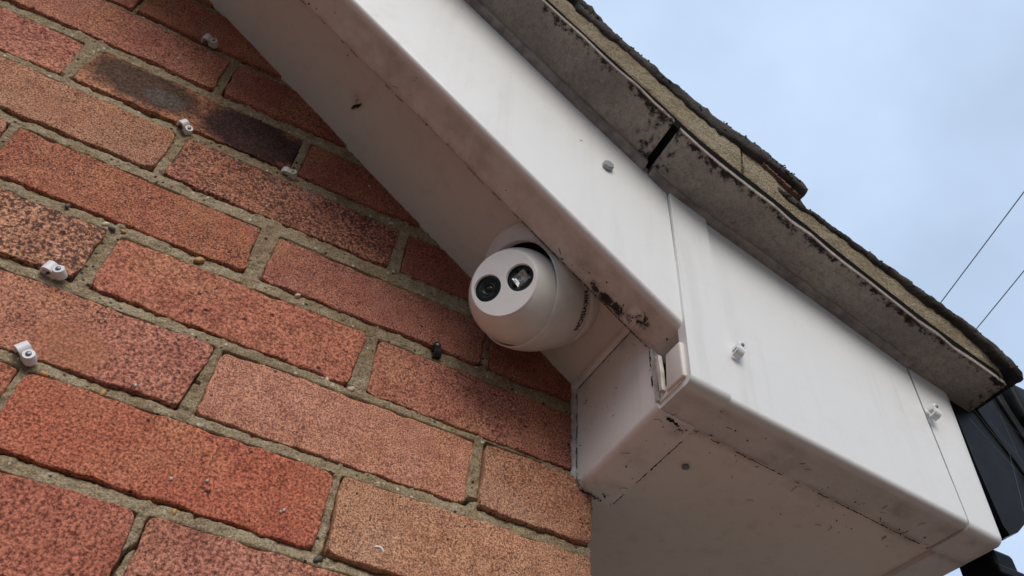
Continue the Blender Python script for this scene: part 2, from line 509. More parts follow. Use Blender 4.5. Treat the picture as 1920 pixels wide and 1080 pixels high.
# upright joints: left-brick end (top, bottom), right-brick start (top, bottom)
PERP = {0: [(-0.1142, -0.1136, -0.1097, -0.1086)], 1: [(-0.0043, -0.0021, 0.0069, 0.0085)], 2: [(-0.1223, -0.1182, -0.1040, -0.1093), (0.1004, 0.1009, 0.1095, 0.1101)],
        3: [(-0.0063, -0.0046, 0.0059, 0.0045), (0.2237, 0.2220, 0.2353, 0.2351)], 4: [(-0.1187, -0.1157, -0.1112, -0.1081), (0.1004, 0.1029, 0.1187, 0.1182), (0.3315, 0.3320, 0.3397, 0.3404)],
        5: [(-0.0069, -0.0067, 0.0047, 0.0064), (0.2205, 0.2158, 0.2320, 0.2329)], 6: [(0.1082, 0.1015, 0.1145, 0.1150), (0.3341, 0.3312, 0.3443, 0.3441)],
        7: [(-0.0015, -0.0021, 0.0046, 0.0052), (0.2241, 0.2237, 0.2320, 0.2328)], 8: [(0.1072, 0.1079, 0.1148, 0.1164), (0.334, 0.3335, 0.3435, 0.344)]}
XMIN = -0.80
def perps(k):
    P = list(PERP.get(k, []))
    even = (k % 2 == 0)
    if not P:
        x = 0.1125 if even else 0.0
        rr = random.Random(k * 13 + 5)
        P = [(x - 0.005 + rr.uniform(-.002, .002), x - 0.005 + rr.uniform(-.002, .002), x + 0.005 + rr.uniform(-.002, .002), x + 0.005 + rr.uniform(-.002, .002))]
    rr = random.Random(k * 31 + 2)
    while P[0][0] > XMIN:
        c = (P[0][0] + P[0][3]) / 2 - 0.225 + rr.uniform(-.002, .002)
        P.insert(0, (c - .0052, c - .005, c + .005, c + .0052))
    while P[-1][3] + 0.19 < WX1:
        c = (P[-1][0] + P[-1][3]) / 2 + 0.225
        if c > WX1 - 0.05: break
        P.append((c - .005, c - .005, c + .005, c + .005))
    return P

RED, PINK, TAN, ORA, DRK = (0.39, 0.118, 0.068), (0.43, 0.172, 0.118), (0.48, 0.245, 0.145), (0.435, 0.152, 0.083), (0.29, 0.088, 0.062)  # DRK: dark clay, with some of the verge's shade put into the colour
# colour (and speck density) of bricks: (course, index of brick counted by its left x)
def brick_colour(k, xc):
    tbl = {(1, -.12): (PINK, .45), (1, .12): (DRK, .3), (2, -.22): (PINK, .5), (2, 0): ((0.30, 0.130, 0.068), .3), (2, .2): (DRK, .3), (3, -.12): (TAN, .62), (3, .11): (PINK, .95), (3, .34): (DRK, .35),
           (4, -.22): (TAN, .8), (4, 0): (ORA, .75), (4, .225): (PINK, .55), (4, .4): (DRK, .3), (5, -.12): (TAN, .95), (5, .11): ((0.46, 0.160, 0.100), .40), (5, .34): (PINK, .55),
           (6, -.0): (PINK, .5), (6, .225): ((0.52, 0.245, 0.160), .28), (6, .4): (TAN, .55), (7, -.12): (ORA, .35), (7, .11): ((0.41, 0.115, 0.064), .30), (7, .34): ((0.52, 0.285, 0.165), .50),
           (8, -.0): ((0.39, 0.125, 0.076), .45), (8, .225): (PINK, .55)}
    for (kk, xx), v in tbl.items():
        if kk == k and abs(xx - xc) < 0.075: return v
    rr = random.Random(int(k * 97 + xc * 1000))
    return rr.choice([RED, PINK, TAN, ORA]), rr.uniform(.3, .8)

def brick_mesh(TL, TR, BL, BR, seed, nx=64, nz=22, ypro=0.0):
    def dens(n):
        t = np.linspace(0, 1, n + 1)
        return t
    W = ((TR[0] - TL[0]) + (BR[0] - BL[0])) / 2; H = ((TL[1] - BL[1]) + (TR[1] - BR[1])) / 2
    def axis(n, L):
        e = [0, .0006, .0014, .0026, .0042, .0065]
        mid = np.linspace(.0095, L - .0095, max(4, n - 11))
        return np.concatenate([e, mid, [L - q for q in e[::-1]]]) / L
    s, t = np.meshgrid(axis(nx, W), axis(nz, H), indexing='ij')
    x = (BL[0] * (1 - s) + BR[0] * s) * (1 - t) + (TL[0] * (1 - s) + TR[0] * s) * t
    z = (BL[1] * (1 - s) + BR[1] * s) * (1 - t) + (TL[1] * (1 - s) + TR[1] * s) * t
    dl, dr, db, dt = s * W, (1 - s) * W, t * H, (1 - t) * H
    d = np.minimum(np.minimum(dl, dr), np.minimum(db, dt))
    # uneven outline: edges wander, corners worn round
    wz = fbm(x * 70, z * 20, seed, 4) * 0.0052
    wx = fbm(x * 20, z * 90, seed + 5, 4) * 0.0050
    fade = np.exp(-d / 0.008)
    z2 = z + wz * fade + (np.exp(-db / .004) - np.exp(-dt / .004)) * 0.0004
    x2 = x + wx * fade
    corner = np.clip(1 - np.sqrt(np.minimum(dl, dr) ** 2 + np.minimum(db, dt) ** 2) / 0.007, 0, 1) ** 1.5
    sx = np.where(dl < dr, 1, -1); sz = np.where(db < dt, 1, -1)
    x2 = x2 + corner * sx * 0.0018; z2 = z2 + corner * sz * 0.0016
    r = 0.0013 + np.clip(fbm(x * 45, z * 45, seed + 9, 3) - 0.10, -.1, .5) * 0.013
    r = np.maximum(r, 0.0008)
    q = np.clip(1 - d / r, 0, 1)
    y = r * (1 - np.sqrt(np.maximum(0, 1 - q * q))) * 0.9
    y = y + fbm(x * 90, z * 90, seed + 2, 3) * 0.0011 + fbm(x * 12, z * 12, seed + 3, 2) * 0.0022 + ypro
    # a few pits
    pit = vnoise(x * 160, z * 160, seed + 8)
    y = y + np.clip(pit - 0.80, 0, 1) * 0.006
    cx, cz = x.mean(), z.mean()
    n1, n2 = x.shape
    V = np.stack([x2 - cx, y, z2 - cz], -1).reshape(-1, 3)
    idx = np.arange(n1 * n2).reshape(n1, n2)
    F = np.stack([idx[:-1, :-1], idx[1:, :-1], idx[1:, 1:], idx[:-1, 1:]], -1).reshape(-1, 4)
    loop = np.concatenate([idx[:, 0], idx[-1, 1:], idx[-2::-1, -1], idx[0, -2:0:-1]])
    back = V[loop].copy(); back[:, 1] = 0.035
    V = np.concatenate([V, back])
    m = len(loop); b0 = n1 * n2
    F2 = np.array([[loop[(i + 1) % m], loop[i], b0 + i, b0 + (i + 1) % m] for i in range(m)])
    F = np.concatenate([F, F2])
    me = bpy.data.meshes.new('brick')
    me.vertices.add(len(V)); me.vertices.foreach_set('co', V.ravel())
    me.loops.add(len(F) * 4); me.loops.foreach_set('vertex_index', F.ravel().astype(np.int32))
    me.polygons.add(len(F)); me.polygons.foreach_set('loop_start', np.arange(0, len(F) * 4, 4, dtype=np.int32))
    me.polygons.foreach_set('use_smooth', np.ones(len(F), bool))
    me.update(); me.validate()
    return me, cx, cz

wall = empty('brick_wall', (0, 0, GZ))
tag(wall, 'weathered red and buff brick gable wall with sandy mortar joints', 'wall')
RECTS = []
for k in sorted(COURSE):
    t0, tm, b0, bm_ = COURSE[k]
    P = perps(k)
    ends = [(None, None)]
    edges = []
    for i in range(len(P) - 1):
        edges.append((P[i][2], P[i][3], P[i + 1][0], P[i + 1][1]))
    edges.append((P[-1][2], P[-1][3], WX1, WX1))
    for (lt, lb, rt, rb) in edges:
        if min(lb, lt) > SOF_M and b0 > SOF_M * min(lb, lt) + SOF_C + 0.02: continue
        g_ = 0.0002
        TL, TR, BL, BR = (lt - g_, t0 + tm * lt + g_), (min(rt + g_, WX1), t0 + tm * rt + g_), (lb - g_, b0 + bm_ * lb - g_), (min(rb + g_, WX1), b0 + bm_ * rb - g_)
        xc = (lt + rt) / 2
        RECTS.append((TL, TR, BL, BR))
        inview = -0.28 < xc and -0.66 < b0 < 0.02
        seed = int(abs(k) * 100 + (xc + 2) * 40)
        rr = random.Random(seed)
        ypro = rr.uniform(-0.0012, 0.0012) + (-0.0025 if (k == 7 and abs(xc - .34) < .05) or (k == 6 and abs(xc - .4) < .06) else 0)
        me, cx, cz = brick_mesh(TL, TR, BL, BR, seed, 64 if inview else 20, 22 if inview else 16, ypro)
        burnt = (k == 2 and abs(xc) < 0.06)
        o = link('brick', me, M_BURNT if burnt else (M_SCRAPE if k == 6 and abs(xc) < 0.08 else M_BRICK), wall)
        o.location = (cx, 0, cz)
        c, a = brick_colour(k, xc)
        j = rr.uniform(-0.06, 0.06)
        mean = (0.43, 0.165, 0.105)
        c = tuple(q * 0.78 + m_ * 0.22 for q, m_ in zip(c, mean))
        o.color = (c[0] * (1.06 + j), c[1] * (1.14 + j), c[2] * (1.22 + j), a)
        if burnt: o['label'] = 'brick with two dark burnt patches and an orange rim'

# lower brickwork, out of the picture, down to the ground
v_, f_ = [], []
for k in range(15, 34):
    zt = -0.6405 - 0.075 * (k - 9)
    if zt - 0.065 < GZ: break
    x = WX1 - (0.225 if k % 2 else 0.1125)
    xr = WX1
    while xr > -2.6:
        xl = x
        o0 = len(v_)
        for (yy) in (0.0, 0.04):
            v_ += [(xl, yy, zt - .065), (xr, yy, zt - .065), (xr, yy, zt), (xl, yy, zt)]
        f_ += [(o0, o0 + 1, o0 + 2, o0 + 3), (o0 + 1, o0 + 5, o0 + 6, o0 + 2), (o0, o0 + 3, o0 + 7, o0 + 4), (o0 + 3, o0 + 2, o0 + 6, o0 + 7), (o0, o0 + 4, o0 + 5, o0 + 1)]
        xr = xl - 0.01
        x = xr - 0.215
low = obj('lower_brickwork', v_, f_, M_BRICK, wall)
low.color = (*RED, 0.5)
low['kind'] = 'stuff'

# mortar: fine grid over the joints only, recessed under each brick, flush on top of the next
def w2(p): return p
CRACKS = [  # polylines on the wall (x, z)
    [(0.2898, -0.4797), (0.2915, -0.4765), (0.306, -0.4775), (0.3330, -0.4790), (0.3355, -0.4740), (0.3440, -0.4730), (0.3445, -0.452), (0.3448, -0.435), (0.3450, -0.4150), (0.358, -0.4147), (0.40, -0.413)],
    [(0.2320, -0.4925), (0.2322, -0.515), (0.2325, -0.54), (0.2322, -0.556), (0.2285, -0.5585)],
    [(0.1155, -0.5690), (0.1162, -0.585), (0.1105, -0.593), (0.1085, -0.605), (0.1100, -0.62)],
    [(0.0070, -0.0445), (0.0080, -0.075), (0.0088, -0.1015)],
    [(0.099, -0.4520), (0.108, -0.4540)],
]
def seg_dist(px, pz, a, b):
    ax, az = a; bx, bz = b
    dx, dz = bx - ax, bz - az
    L = dx * dx + dz * dz
    t = np.clip(((px - ax) * dx + (pz - az) * dz) / L, 0, 1)
    return np.hypot(px - ax - t * dx, pz - az - t * dz)
ST = 0.00115
gx = np.arange(-0.33, WX1 - 0.0005, ST)
gz = np.arange(-0.72, 0.10, ST)
X, Z = np.meshgrid(gx, gz, indexing='ij')
inside = np.full(X.shape, -1.0)           # how deep inside a brick outline
up = np.full(X.shape, 1.0); dn = np.full(X.shape, 1.0)
for (TL, TR, BL, BR) in RECTS:
    x0, x1 = min(TL[0], BL[0]), max(TR[0], BR[0]); z0, z1 = min(BL[1], BR[1]), max(TL[1], TR[1])
    i0, i1 = np.searchsorted(gx, [x0 - .002, x1 + .002]); j0, j1 = np.searchsorted(gz, [z0 - .02, z1 + .02])
    if i1 <= i0 or j1 <= j0: continue
    xs, zs = X[i0:i1, j0:j1], Z[i0:i1, j0:j1]
    fz = np.clip((zs - z0) / (z1 - z0), 0, 1); fx = np.clip((xs - x0) / (x1 - x0), 0, 1)
    le = BL[0] + (TL[0] - BL[0]) * fz; re = BR[0] + (TR[0] - BR[0]) * fz
    be = BL[1] + (BR[1] - BL[1]) * fx; te = TL[1] + (TR[1] - TL[1]) * fx
    dd = np.minimum(np.minimum(xs - le, re - xs), np.minimum(zs - be, te - zs))
    inside[i0:i1, j0:j1] = np.maximum(inside[i0:i1, j0:j1], dd)
    u_ = np.where(zs < be + 0.002, be - zs, 1.0); d_ = np.where(zs > te - 0.002, zs - te, 1.0)
    up[i0:i1, j0:j1] = np.minimum(up[i0:i1, j0:j1], u_)
    dn[i0:i1, j0:j1] = np.minimum(dn[i0:i1, j0:j1], d_)
bed = (up < 0.02) & (dn < 0.02)
tt = np.clip(dn / np.maximum(dn + up, 1e-4), 0, 1)
y = np.where(bed, 0.0006 + 0.0030 * tt ** 2.0, 0.0018)
y = y + fbm(X * 60, Z * 60, 3, 4) * 0.0040 + fbm(X * 240, Z * 240, 7, 2) * 0.0030 + fbm(X * 15, Z * 15, 11, 2) * 0.003
y = np.maximum(y, 0.0003) + np.clip(inside / 0.0016, 0, 1) * 0.012
cd = np.full(X.shape, 1.0)
wob = fbm(X * 220, Z * 220, 21, 2) * 0.0016
for pl in CRACKS:
    for a, b in zip(pl[:-1], pl[1:]):
        cd = np.minimum(cd, seg_dist(X, Z, a, b))
y = y + np.clip(1 - (cd + wob) / 0.0013, 0, 1) ** 0.6 * 0.016
keep = inside < 0.0065
cell = keep[:-1, :-1] & keep[1:, :-1] & keep[1:, 1:] & keep[:-1, 1:]
idx = np.arange(X.size).reshape(X.shape)
F = np.stack([idx[:-1, :-1], idx[1:, :-1], idx[1:, 1:], idx[:-1, 1:]], -1)[cell]
used = np.unique(F)
remap = np.full(X.size, -1); remap[used] = np.arange(len(used))
V = np.stack([X, y, Z], -1).reshape(-1, 3)[used]
V[:, 2] -= GZ
F = remap[F]
me = bpy.data.meshes.new('mortar')
me.vertices.add(len(V)); me.vertices.foreach_set('co', V.ravel())
me.loops.add(len(F) * 4); me.loops.foreach_set('vertex_index', F.ravel().astype(np.int32))
me.polygons.add(len(F)); me.polygons.foreach_set('loop_start', np.arange(0, len(F) * 4, 4, dtype=np.int32))
me.polygons.foreach_set('use_smooth', np.ones(len(F), bool))
me.update(); me.validate()
o = link('mortar', me, M_MORTAR)
o.parent = wall
# solid core of the wall behind the joints and the return wall round the corner
bm = box_bm((-2.6, 0.012, GZ), (WX1 - 0.004, 0.22, -0.62))
core = from_bm('wall_core', bm, M_MORTAR, wall)
v_, f_ = rings([[(-2.6, y_, -0.62), (WX1 - .004, y_, -0.62), (WX1 - .004, y_, SOF_M * WX1 + SOF_C + .02), (-2.6, y_, 1.9)] for y_ in (0.0122, 0.22)], True, True, True)
obj('gable_core', v_, f_, M_MORTAR, wall)
from_bm('side_wall_core', box_bm((WX1 - 0.22, 0.2202, GZ), (WX1 - 0.004, 3.0, -0.36)), M_MORTAR, wall)

v_, f_ = [], []
for k in range(0, 40):
    zt = -0.418 - 0.075 * k
    if zt - 0.065 < GZ: break
    y_a = 0.0395 if k % 2 else 0.152
    while y_a < 2.9:
        o0 = len(v_)
        y_b = y_a + (0.0625 if y_a < 0.05 and k % 2 else 0.215)
        for xx in (WX1, WX1 - 0.03):
            v_ += [(xx, y_a, zt - .065), (xx, y_b, zt - .065), (xx, y_b, zt), (xx, y_a, zt)]
        f_ += [(o0, o0 + 1, o0 + 2, o0 + 3), (o0 + 1, o0 + 5, o0 + 6, o0 + 2), (o0, o0 + 3, o0 + 7, o0 + 4), (o0 + 3, o0 + 2, o0 + 6, o0 + 7), (o0, o0 + 4, o0 + 5, o0 + 1)]
        y_a = y_b + 0.01
sb = obj('side_brickwork', v_, f_, M_BRICK, wall)
sb.color = (*PINK, 0.5)
sb['kind'] = 'stuff'

# stones showing in the joints
def pebble(x, z, r, col, yy=0.0):
    bm = bmesh.new()
    bmesh.ops.create_icosphere(bm, subdivisions=2, radius=r)
    for v in bm.verts:
        p = v.co
        k = 1 + 0.22 * math.sin(p.x * 900 + z * 500) * math.cos(p.z * 700 + x * 800)
        v.co = Vector((p.x * k * 1.25, p.y * 0.8 * k, p.z * k * 0.9))
    o = from_bm('pebble', bm, col, wall, True)
    o.location = (x, yy, z)
    o.rotation_euler = (0, x * 40, 0)
PB = simple('pebble_orange', (0.46, 0.25, 0.085), 0.6, 300, 0.3)
PP = simple('pebble_pale', (0.55, 0.47, 0.36), 0.7, 300, 0.3)
PD = simple('pebble_dark', (0.09, 0.075, 0.065), 0.6, 300, 0.3)
for x, z, r, m in [(0.0665, -0.3370, .0034, PB), (-0.0105, -0.3385, .0026, PP), (-0.0043, -0.3405, .0028, PD), (0.0040, -0.3385, .002, PB), (0.2195, -0.4105, .0034, PP), (0.1985, -0.4095, .002, PP),
                   (0.0135, -0.4905, .0025, PB), (0.0525, -0.4900, .0024, PB), (-0.042, -0.335, .0022, PD), (0.128, -0.5585, .002, PB), (0.152, -0.333, .0022, PP), (0.229, -0.5605, .003, PD)]:
    pebble(x, z, r, m, 0.0012)

# flecks of paint and a tarry spot stuck on the brick faces
M_FLECK = simple('paint_fleck', (0.55, 0.52, 0.49), 0.6, 300, 0.2)
def fleck(x, z, rx_, rz_, m, sd):
    rr = random.Random(sd)
    k = 11
    ring = [(x + rx_ * math.cos(2 * math.pi * i / k) * rr.uniform(.55, 1.2), z + rz_ * math.sin(2 * math.pi * i / k) * rr.uniform(.55, 1.2)) for i in range(k)]
    v, f = rings([[(a, 0.002, b) for a, b in ring], [(a, -0.0016, b) for a, b in ring], [(x + (a - x) * .6, -0.0021, z + (b - z) * .6) for a, b in ring]], True, True, True)
    obj('fleck', v, f, m, wall, True)
for i, (x, z, r_) in enumerate([(0.1176, -0.5373, .0011), (0.1402, -0.5306, .0010), (0.1963, -0.5341, .0012), (0.1940, -0.5360, .0009), (0.0286, -0.4309, .0010), (0.0937, -0.2321, .0010), (0.0964, -0.2430, .0010), (0.0691, -0.4765, .0013), (0.2513, -0.2830, .0009)]):
    fleck(x, z, r_, r_ * 1.3, M_FLECK, i)
fleck(0.3133, -0.5239, .0026, .0038, M_GRIME, 77)

# ------------------------------------------------------------------ roof line
ZJ = np.array([(-1.2, 1.042), (.1970, .0087), (.2459, -.0278), (.2943, -.0650), (.3370, -.0975), (.3636, -.1170), (.3985, -.1410), (.4250, -.1630), (.4397, -.1755), (.4793, -.1905), (.5573, -.2170), (.6041, -.2335), (.6658, -.2560), (.7164, -.2745), (.7671, -.2870), (.9, -.315)])
UO = np.array([(-1.2, -.222), (.2612, -.2222), (.4186, -.2225), (.4540, -.2225), (.4916, -.2205), (.5284, -.2190), (.5659, -.2165), (.6167, -.2138), (.6775, -.2116), (.7401, -.2096), (.7956, -.2071), (.9, -.2060)])
def smooth_interp(A, x, w=0.012):
    return float(np.mean([np.interp(x + d, A[:, 0], A[:, 1]) for d in np.linspace(-w, w, 7)]))
zj = lambda x: smooth_interp(ZJ, x)
yo = lambda x: smooth_interp(UO, x)
YF = -0.165
zlow = lambda x: -0.0454 - 0.7233 * x                # bottom of the sloping board
zbox = lambda x: -0.4235 - 0.105 * (x - 0.4373)      # bottom of the eaves box

def board_profile(zb, zt, yf=YF, lip=-0.123, th=0.008, r=0.0055):
    """J-shaped cover board section: front face, rounded nose, bottom lip. list of (y, z)"""
    p = [(yf + th, zt), (yf, zt)]
    for i in range(7):
        a = math.radians(90 * i / 6)
        p.append((yf + r - r * math.cos(a), zb + r - r * math.sin(a)))
    p += [(lip - 0.002, zb + 0.0), (lip, zb + 0.0018), (lip, zb + th), (yf + th, zb + th)]
    return p

# sloping bargeboard
rows = []
for x in np.linspace(-1.1, 0.4398, 46):
    w = 0.0016 * math.sin(x * 9)
    rows.append([(x, y_ + w * 0, z_) for y_, z_ in board_profile(zlow(x) + w * .3, zj(x) + 0.012)])
v_, f_ = rings(rows, True, True, True)
M_BARGE = pvc('bargeboard_pvc', dirt=0.10, specks=0.22, rough=0.36, film=(-0.161, 0.55), band=[(-0.123, 0.009, 0.38), (-0.152, 0.008, 0.12)], blobs=[
    ((0.362, -0.140, -0.308), 0.026, 0.52, (1.0, 1.0, 0.9)), ((0.376, -0.129, -0.3185), 0.022, 0.80, (1.0, 1.6, 1.0)), ((0.388, -0.128, -0.3265), 0.022, 0.98, (1.0, 1.5, 1.0)), ((0.399, -0.129, -0.3345), 0.020, 1.0, (1, 1.4, 1)), ((0.4165, -0.140, -0.3470), 0.026, 0.72, (1, 1, 1)), ((0.408, -0.133, -0.3405), 0.022, 0.62, (1, 1, 1)),
    ((0.357, -0.142, -0.304), 0.018, 0.45, (1, 1, 1)), ((0.24, -0.135, -0.22), 0.05, 0.28, (1, 1, 1)), ((0.15, -0.135, -0.155), 0.05, 0.32, (1, 1, 1)), ((0.43, -0.13, -0.357), 0.02, 0.45, (1, 1, 1)), ((0.455, -0.135, -0.374), 0.03, 0.45, (1, 1, 1)), ((0.342, -0.165, -0.1585), 0.004, 0.8, (1, 1, 1))])
barge = obj('bargeboard', v_, f_, M_BARGE)
autosmooth(barge)
tag(barge, 'white plastic sloping bargeboard with a rounded nose and grimy underside lip', 'bargeboard')

rows = []
for x in np.linspace(0.4400, 0.4740, 6):
    z = zlow(x)
    rows.append([(x, YF + .0090, z), (x, -0.125, z), (x, -0.123, z + .0018), (x, -0.123, z + .008), (x, YF + .0090, z + .008)])
obj('lip_end', *rings(rows, True, True, True), M_BARGE, barge)

# hex screw in the bargeboard
bm = bmesh.new()
bmesh.ops.create_cone(bm, cap_ends=True, segments=6, radius1=0.0062, radius2=0.0058, depth=0.005)
bmesh.ops.bevel(bm, geom=bm.edges[:], offset=0.0006, segments=1, affect='EDGES')
bmesh.ops.rotate(bm, verts=bm.verts, matrix=Matrix.Rotation(math.pi / 2, 3, 'X'))
bmesh.ops.translate(bm, verts=bm.verts, vec=(0.3706, YF - 0.0025, -0.1836))
scw = from_bm('hex_screw', bm, M_BOLT, barge)

# sloping soffit under the verge
rows = []
for x in np.linspace(-1.1, 0.4345, 24):
    z = SOF_M * x + SOF_C
    rows.append([(x, -0.156, z), (x, 0.0028, z), (x, 0.0028, z + 0.009), (x, -0.156, z + 0.009)])
v_, f_ = rings(rows, True, True, True)
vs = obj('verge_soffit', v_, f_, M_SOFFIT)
tag(vs, 'plain white soffit board sloping under the verge, shaded brown', 'soffit')
# torn cobwebby scrap hanging from the soffit board
def strip(name, pts, w, mat, parent=None, nrm=Vector((-0.594, 0, -0.8045)), th=0.0006):
    P = [Vector(p) for p in pts]
    rws = []
    for i, p in enumerate(P):
        t = (P[min(i + 1, len(P) - 1)] - P[max(i - 1, 0)]).normalized()
        s = t.cross(nrm).normalized() * w[i]
        rws.append([p - s, p + s, p + s + nrm * th, p - s + nrm * th])
    return obj(name, *rings(rws, True, True, True), mat, parent)
def onsof(x, y_, d=0.0005):
    return (x - 0.594 * d, y_, SOF_M * x + SOF_C - 0.8045 * d)
strip('dirt_scrap', [onsof(.1328, -.041), onsof(.1340, -.0435), onsof(.1352, -.047), onsof(.1374, -.0495), onsof(.1395, -.0535), onsof(.1402, -.056)], [.0003, .0012, .0016, .0019, .0009, .0003], M_GRIME, vs)

# ------------------------------------------------------------------ eaves box
box = empty('eaves_box', (0.60, -0.08, zbox(0.6)))
tag(box, 'white plastic boxed-in eaves end with a grimy underside beside the brick corner', 'eaves box')
M_BOXFACE = pvc('box_face_pvc', dirt=0.10, specks=0.10, rough=0.36, film=(-0.160, 0.40), band=[(-0.1205, 0.008, 0.45), (-0.150, 0.008, 0.12)], blobs=[((0.478, -0.150, -0.4275), 0.012, 0.7, (1, 1, 1)), ((0.66, -0.145, -0.4465), 0.02, 0.42, (1, 1, 1)), ((0.55, -0.135, -0.436), 0.03, 0.36, (1, 1, 1)),
                                                                       ((0.71, -0.15, -0.452), 0.02, 0.4, (1, 1, 1)), ((0.455, -0.126, -0.425), 0.022, 0.55, (1, 1.5, 1)), ((0.49, -0.124, -0.428), 0.02, 0.5, (1, 1.5, 1))])
rows = []
for x in np.linspace(0.4420, 0.7163, 24):
    rows.append([(x, y_, z_) for y_, z_ in board_profile(zbox(x), zj(x) + 0.012, YF, -0.1205)])
autosmooth(obj('end_board', *rings(rows, True, True, True), M_BOXFACE, box))
# cover strip over the joint between bargeboard and box
rows = []
def xl(z): return 0.4372 + (z + 0.422) * 0.0195
def xr(z): return 0.4746 + (z + 0.4275) * 0.034
prof_z = board_profile(zbox(0.455) - 0.0015, zj(0.46) + 0.010, YF - 0.0030, -0.1215, 0.0100, 0.0065)
for s in np.linspace(0, 1, 6):
    rows.append([(xl(z_) * (1 - s) + xr(z_) * s, y_, (z_ if y_ > YF + .02 or z_ > -.40 else z_) - 0.105 * 0.037 * (s - .5) * (1 if z_ < -.35 else 0) - (0.028 * (s - .2) if z_ > -.30 else 0)) for y_, z_ in prof_z])
cs = obj('joint_cover', *rings(rows, True, True, True), M_BOXFACE, box)
autosmooth(cs)
# moulded return of the cover strip seen from the wall side
bm = box_bm((0.4340, -0.1632, -0.4185), (0.4390, -0.1400, -0.3815), 0.0018, 3)
for v in bm.verts:
    if v.co.z > -0.398: v.co.y -= max(0, (v.co.y + 0.150)) * 0.35
o = from_bm('cover_return', bm, M_SOFFIT, box, True)
# split edge of the old board behind it
strip('split_board_edge', [(0.4352, -0.1300, -0.3760), (0.4360, -0.1315, -0.3920), (0.4368, -0.1290, -0.4040), (0.4374, -0.1275, -0.4190)], [.0035, .0042, .0030, .0022], M_SEAL, box, Vector((-1, 0, 0)), 0.0035)
strip('split_board_edge', [(0.4350, -0.1365, -0.3780), (0.4352, -0.1368, -0.3960), (0.4360, -0.1360, -0.4150)], [.0012, .0022, .0016], M_SEAL, box, Vector((-1, 0, 0)), 0.004)
# side panel facing the wall: runs from the brickwork out to the board, rounded lower edge and bottom lip
M_SIDE = pvc('box_side_pvc', base=(0.82, 0.80, 0.785), dirt=0.28, specks=0.2, rough=0.42, blobs=[((0.436, -0.003, -0.428), 0.022, 0.75, (1, 1, 1)), ((0.450, -0.02, -0.430), 0.022, 0.42, (1, 1, 1)), ((0.46, -0.118, -0.427), 0.018, 0.65, (1, 1, 1)),
                                                                                             ((0.434, -0.085, -0.318), 0.020, 0.42, (1, 1, 1)), ((0.434, -0.02, -0.318), 0.016, 0.45, (1, 1, 1)), ((0.455, -0.06, -0.43), 0.03, 0.3, (1, 1, 1))])
rows = []
R8 = 0.007
for y_ in np.linspace(-0.1265, 0.0022, 12):
    zb = -0.4265 - 0.0035 * (y_ + 0.1265) / 0.1265
    x0 = 0.4345
    p = [(x0 + .008, y_, -0.300), (x0, y_, -0.300)]
    for i in range(7):
        a = math.radians(90 * i / 6)
        p.append((x0 + R8 - R8 * math.cos(a), y_, zb + R8 - R8 * math.sin(a)))
    p += [(0.4705, y_, zb - 0.0035), (0.4715, y_, zb - 0.002), (0.4715, y_, zb + 0.006), (x0 + .008, y_, zb + 0.008)]
    rows.append(p)
autosmooth(obj('side_panel', *rings(rows, True, True, True), M_SIDE, box))
# beads in the corner between side panel and sloping soffit, and against the wall
v_, f_ = tube([(0.4325, 0.000, SOF_M * 0.4325 + SOF_C - .0015), (0.4325, -0.122, SOF_M * 0.4325 + SOF_C - .0015)], 0.0042, 6)
obj('corner_bead', v_, f_, M_SIDE, box)
pts = []
rr = random.Random(3)
for z in np.linspace(-0.312, -0.432, 26):
    pts.append((0.4330 + rr.uniform(-.0009, .0004), -0.0008 + rr.uniform(-.0006, .0006), z))
v_, f_ = tube(pts, [0.0022 + rr.uniform(0, .0022) for _ in pts], 7)
obj('sealant_bead', v_, f_, M_SEAL, box, True)
# flat soffit of the eaves running back along the house
zs = lambda x: zbox(x) + 0.0035
M_SOFFIT2 = pvc('eaves_soffit_pvc', base=(0.84, 0.79, 0.735), dirt=0.25, band=[(-0.1195, 0.010, 0.45)], specks=0.25, rough=0.45, blobs=[((0.60, -0.115, -0.437), 0.035, 0.32, (1, 2.0, 1)), ((0.70, -0.11, -0.447), 0.03, 0.33, (1, 2.0, 1))])
rows = []
for x in np.linspace(0.4360, 0.7235, 8):
    rows.append([(x, -0.157, zs(x)), (x, 2.9, zs(x)), (x, 2.9, zs(x) + .009), (x, -0.157, zs(x) + .009)])
obj('flat_soffit', *rings(rows, True, True, True), M_SOFFIT2, box)
bm = bmesh.new()
bmesh.ops.create_cone(bm, cap_ends=True, segments=12, radius1=0.0034, radius2=0.0030, depth=0.002)
bmesh.ops.translate(bm, verts=bm.verts, vec=(0.497, -0.0773, zs(0.497) - 0.001))
from_bm('screw_head', bm, M_NAIL, box)
# corner trim: wraps the board end and the eaves fascia, rounded at its foot
rows = []
for s in np.linspace(0, 1, 9):
    x_b, x_t = 0.7184 + (0.7600 - 0.7184) * s, 0.7200 + (0.7735 - 0.7192) * s
    pr_ = board_profile(zbox(x_b) - 0.0012, zj(0.745) + 0.006 - 0.010 * (s - 0.5), YF + 0.0006, -0.120, 0.010, 0.0065)
    zt_ = pr_[0][1]; zb_ = zbox(x_b)
    rn = max(0, (s - 0.80) / 0.20)
    row = []
    for y_, z_ in pr_:
        f = (z_ - zb_) / (zt_ - zb_)
        x = x_b + (x_t - x_b) * f
        row.append((x, y_ + 0.004 * rn ** 2 * (1 if y_ < YF + .006 else 0), z_ + (0.004 * rn ** 2 if f < 0.06 else 0)))
    rows.append(row)
M_TRIM = pvc('corner_trim_pvc', dirt=0.14, specks=0.2, rough=0.36, film=(-0.160, 0.32), band=[(-0.122, 0.012, 0.4)], blobs=[((0.735, -0.15, -0.455), 0.012, 0.42, (1, 1, 1)), ((0.753, -0.155, -0.457), 0.014, 0.45, (1, 1, 1))])
autosmooth(obj('corner_trim', *rings(rows, True, True, True), M_TRIM, box))
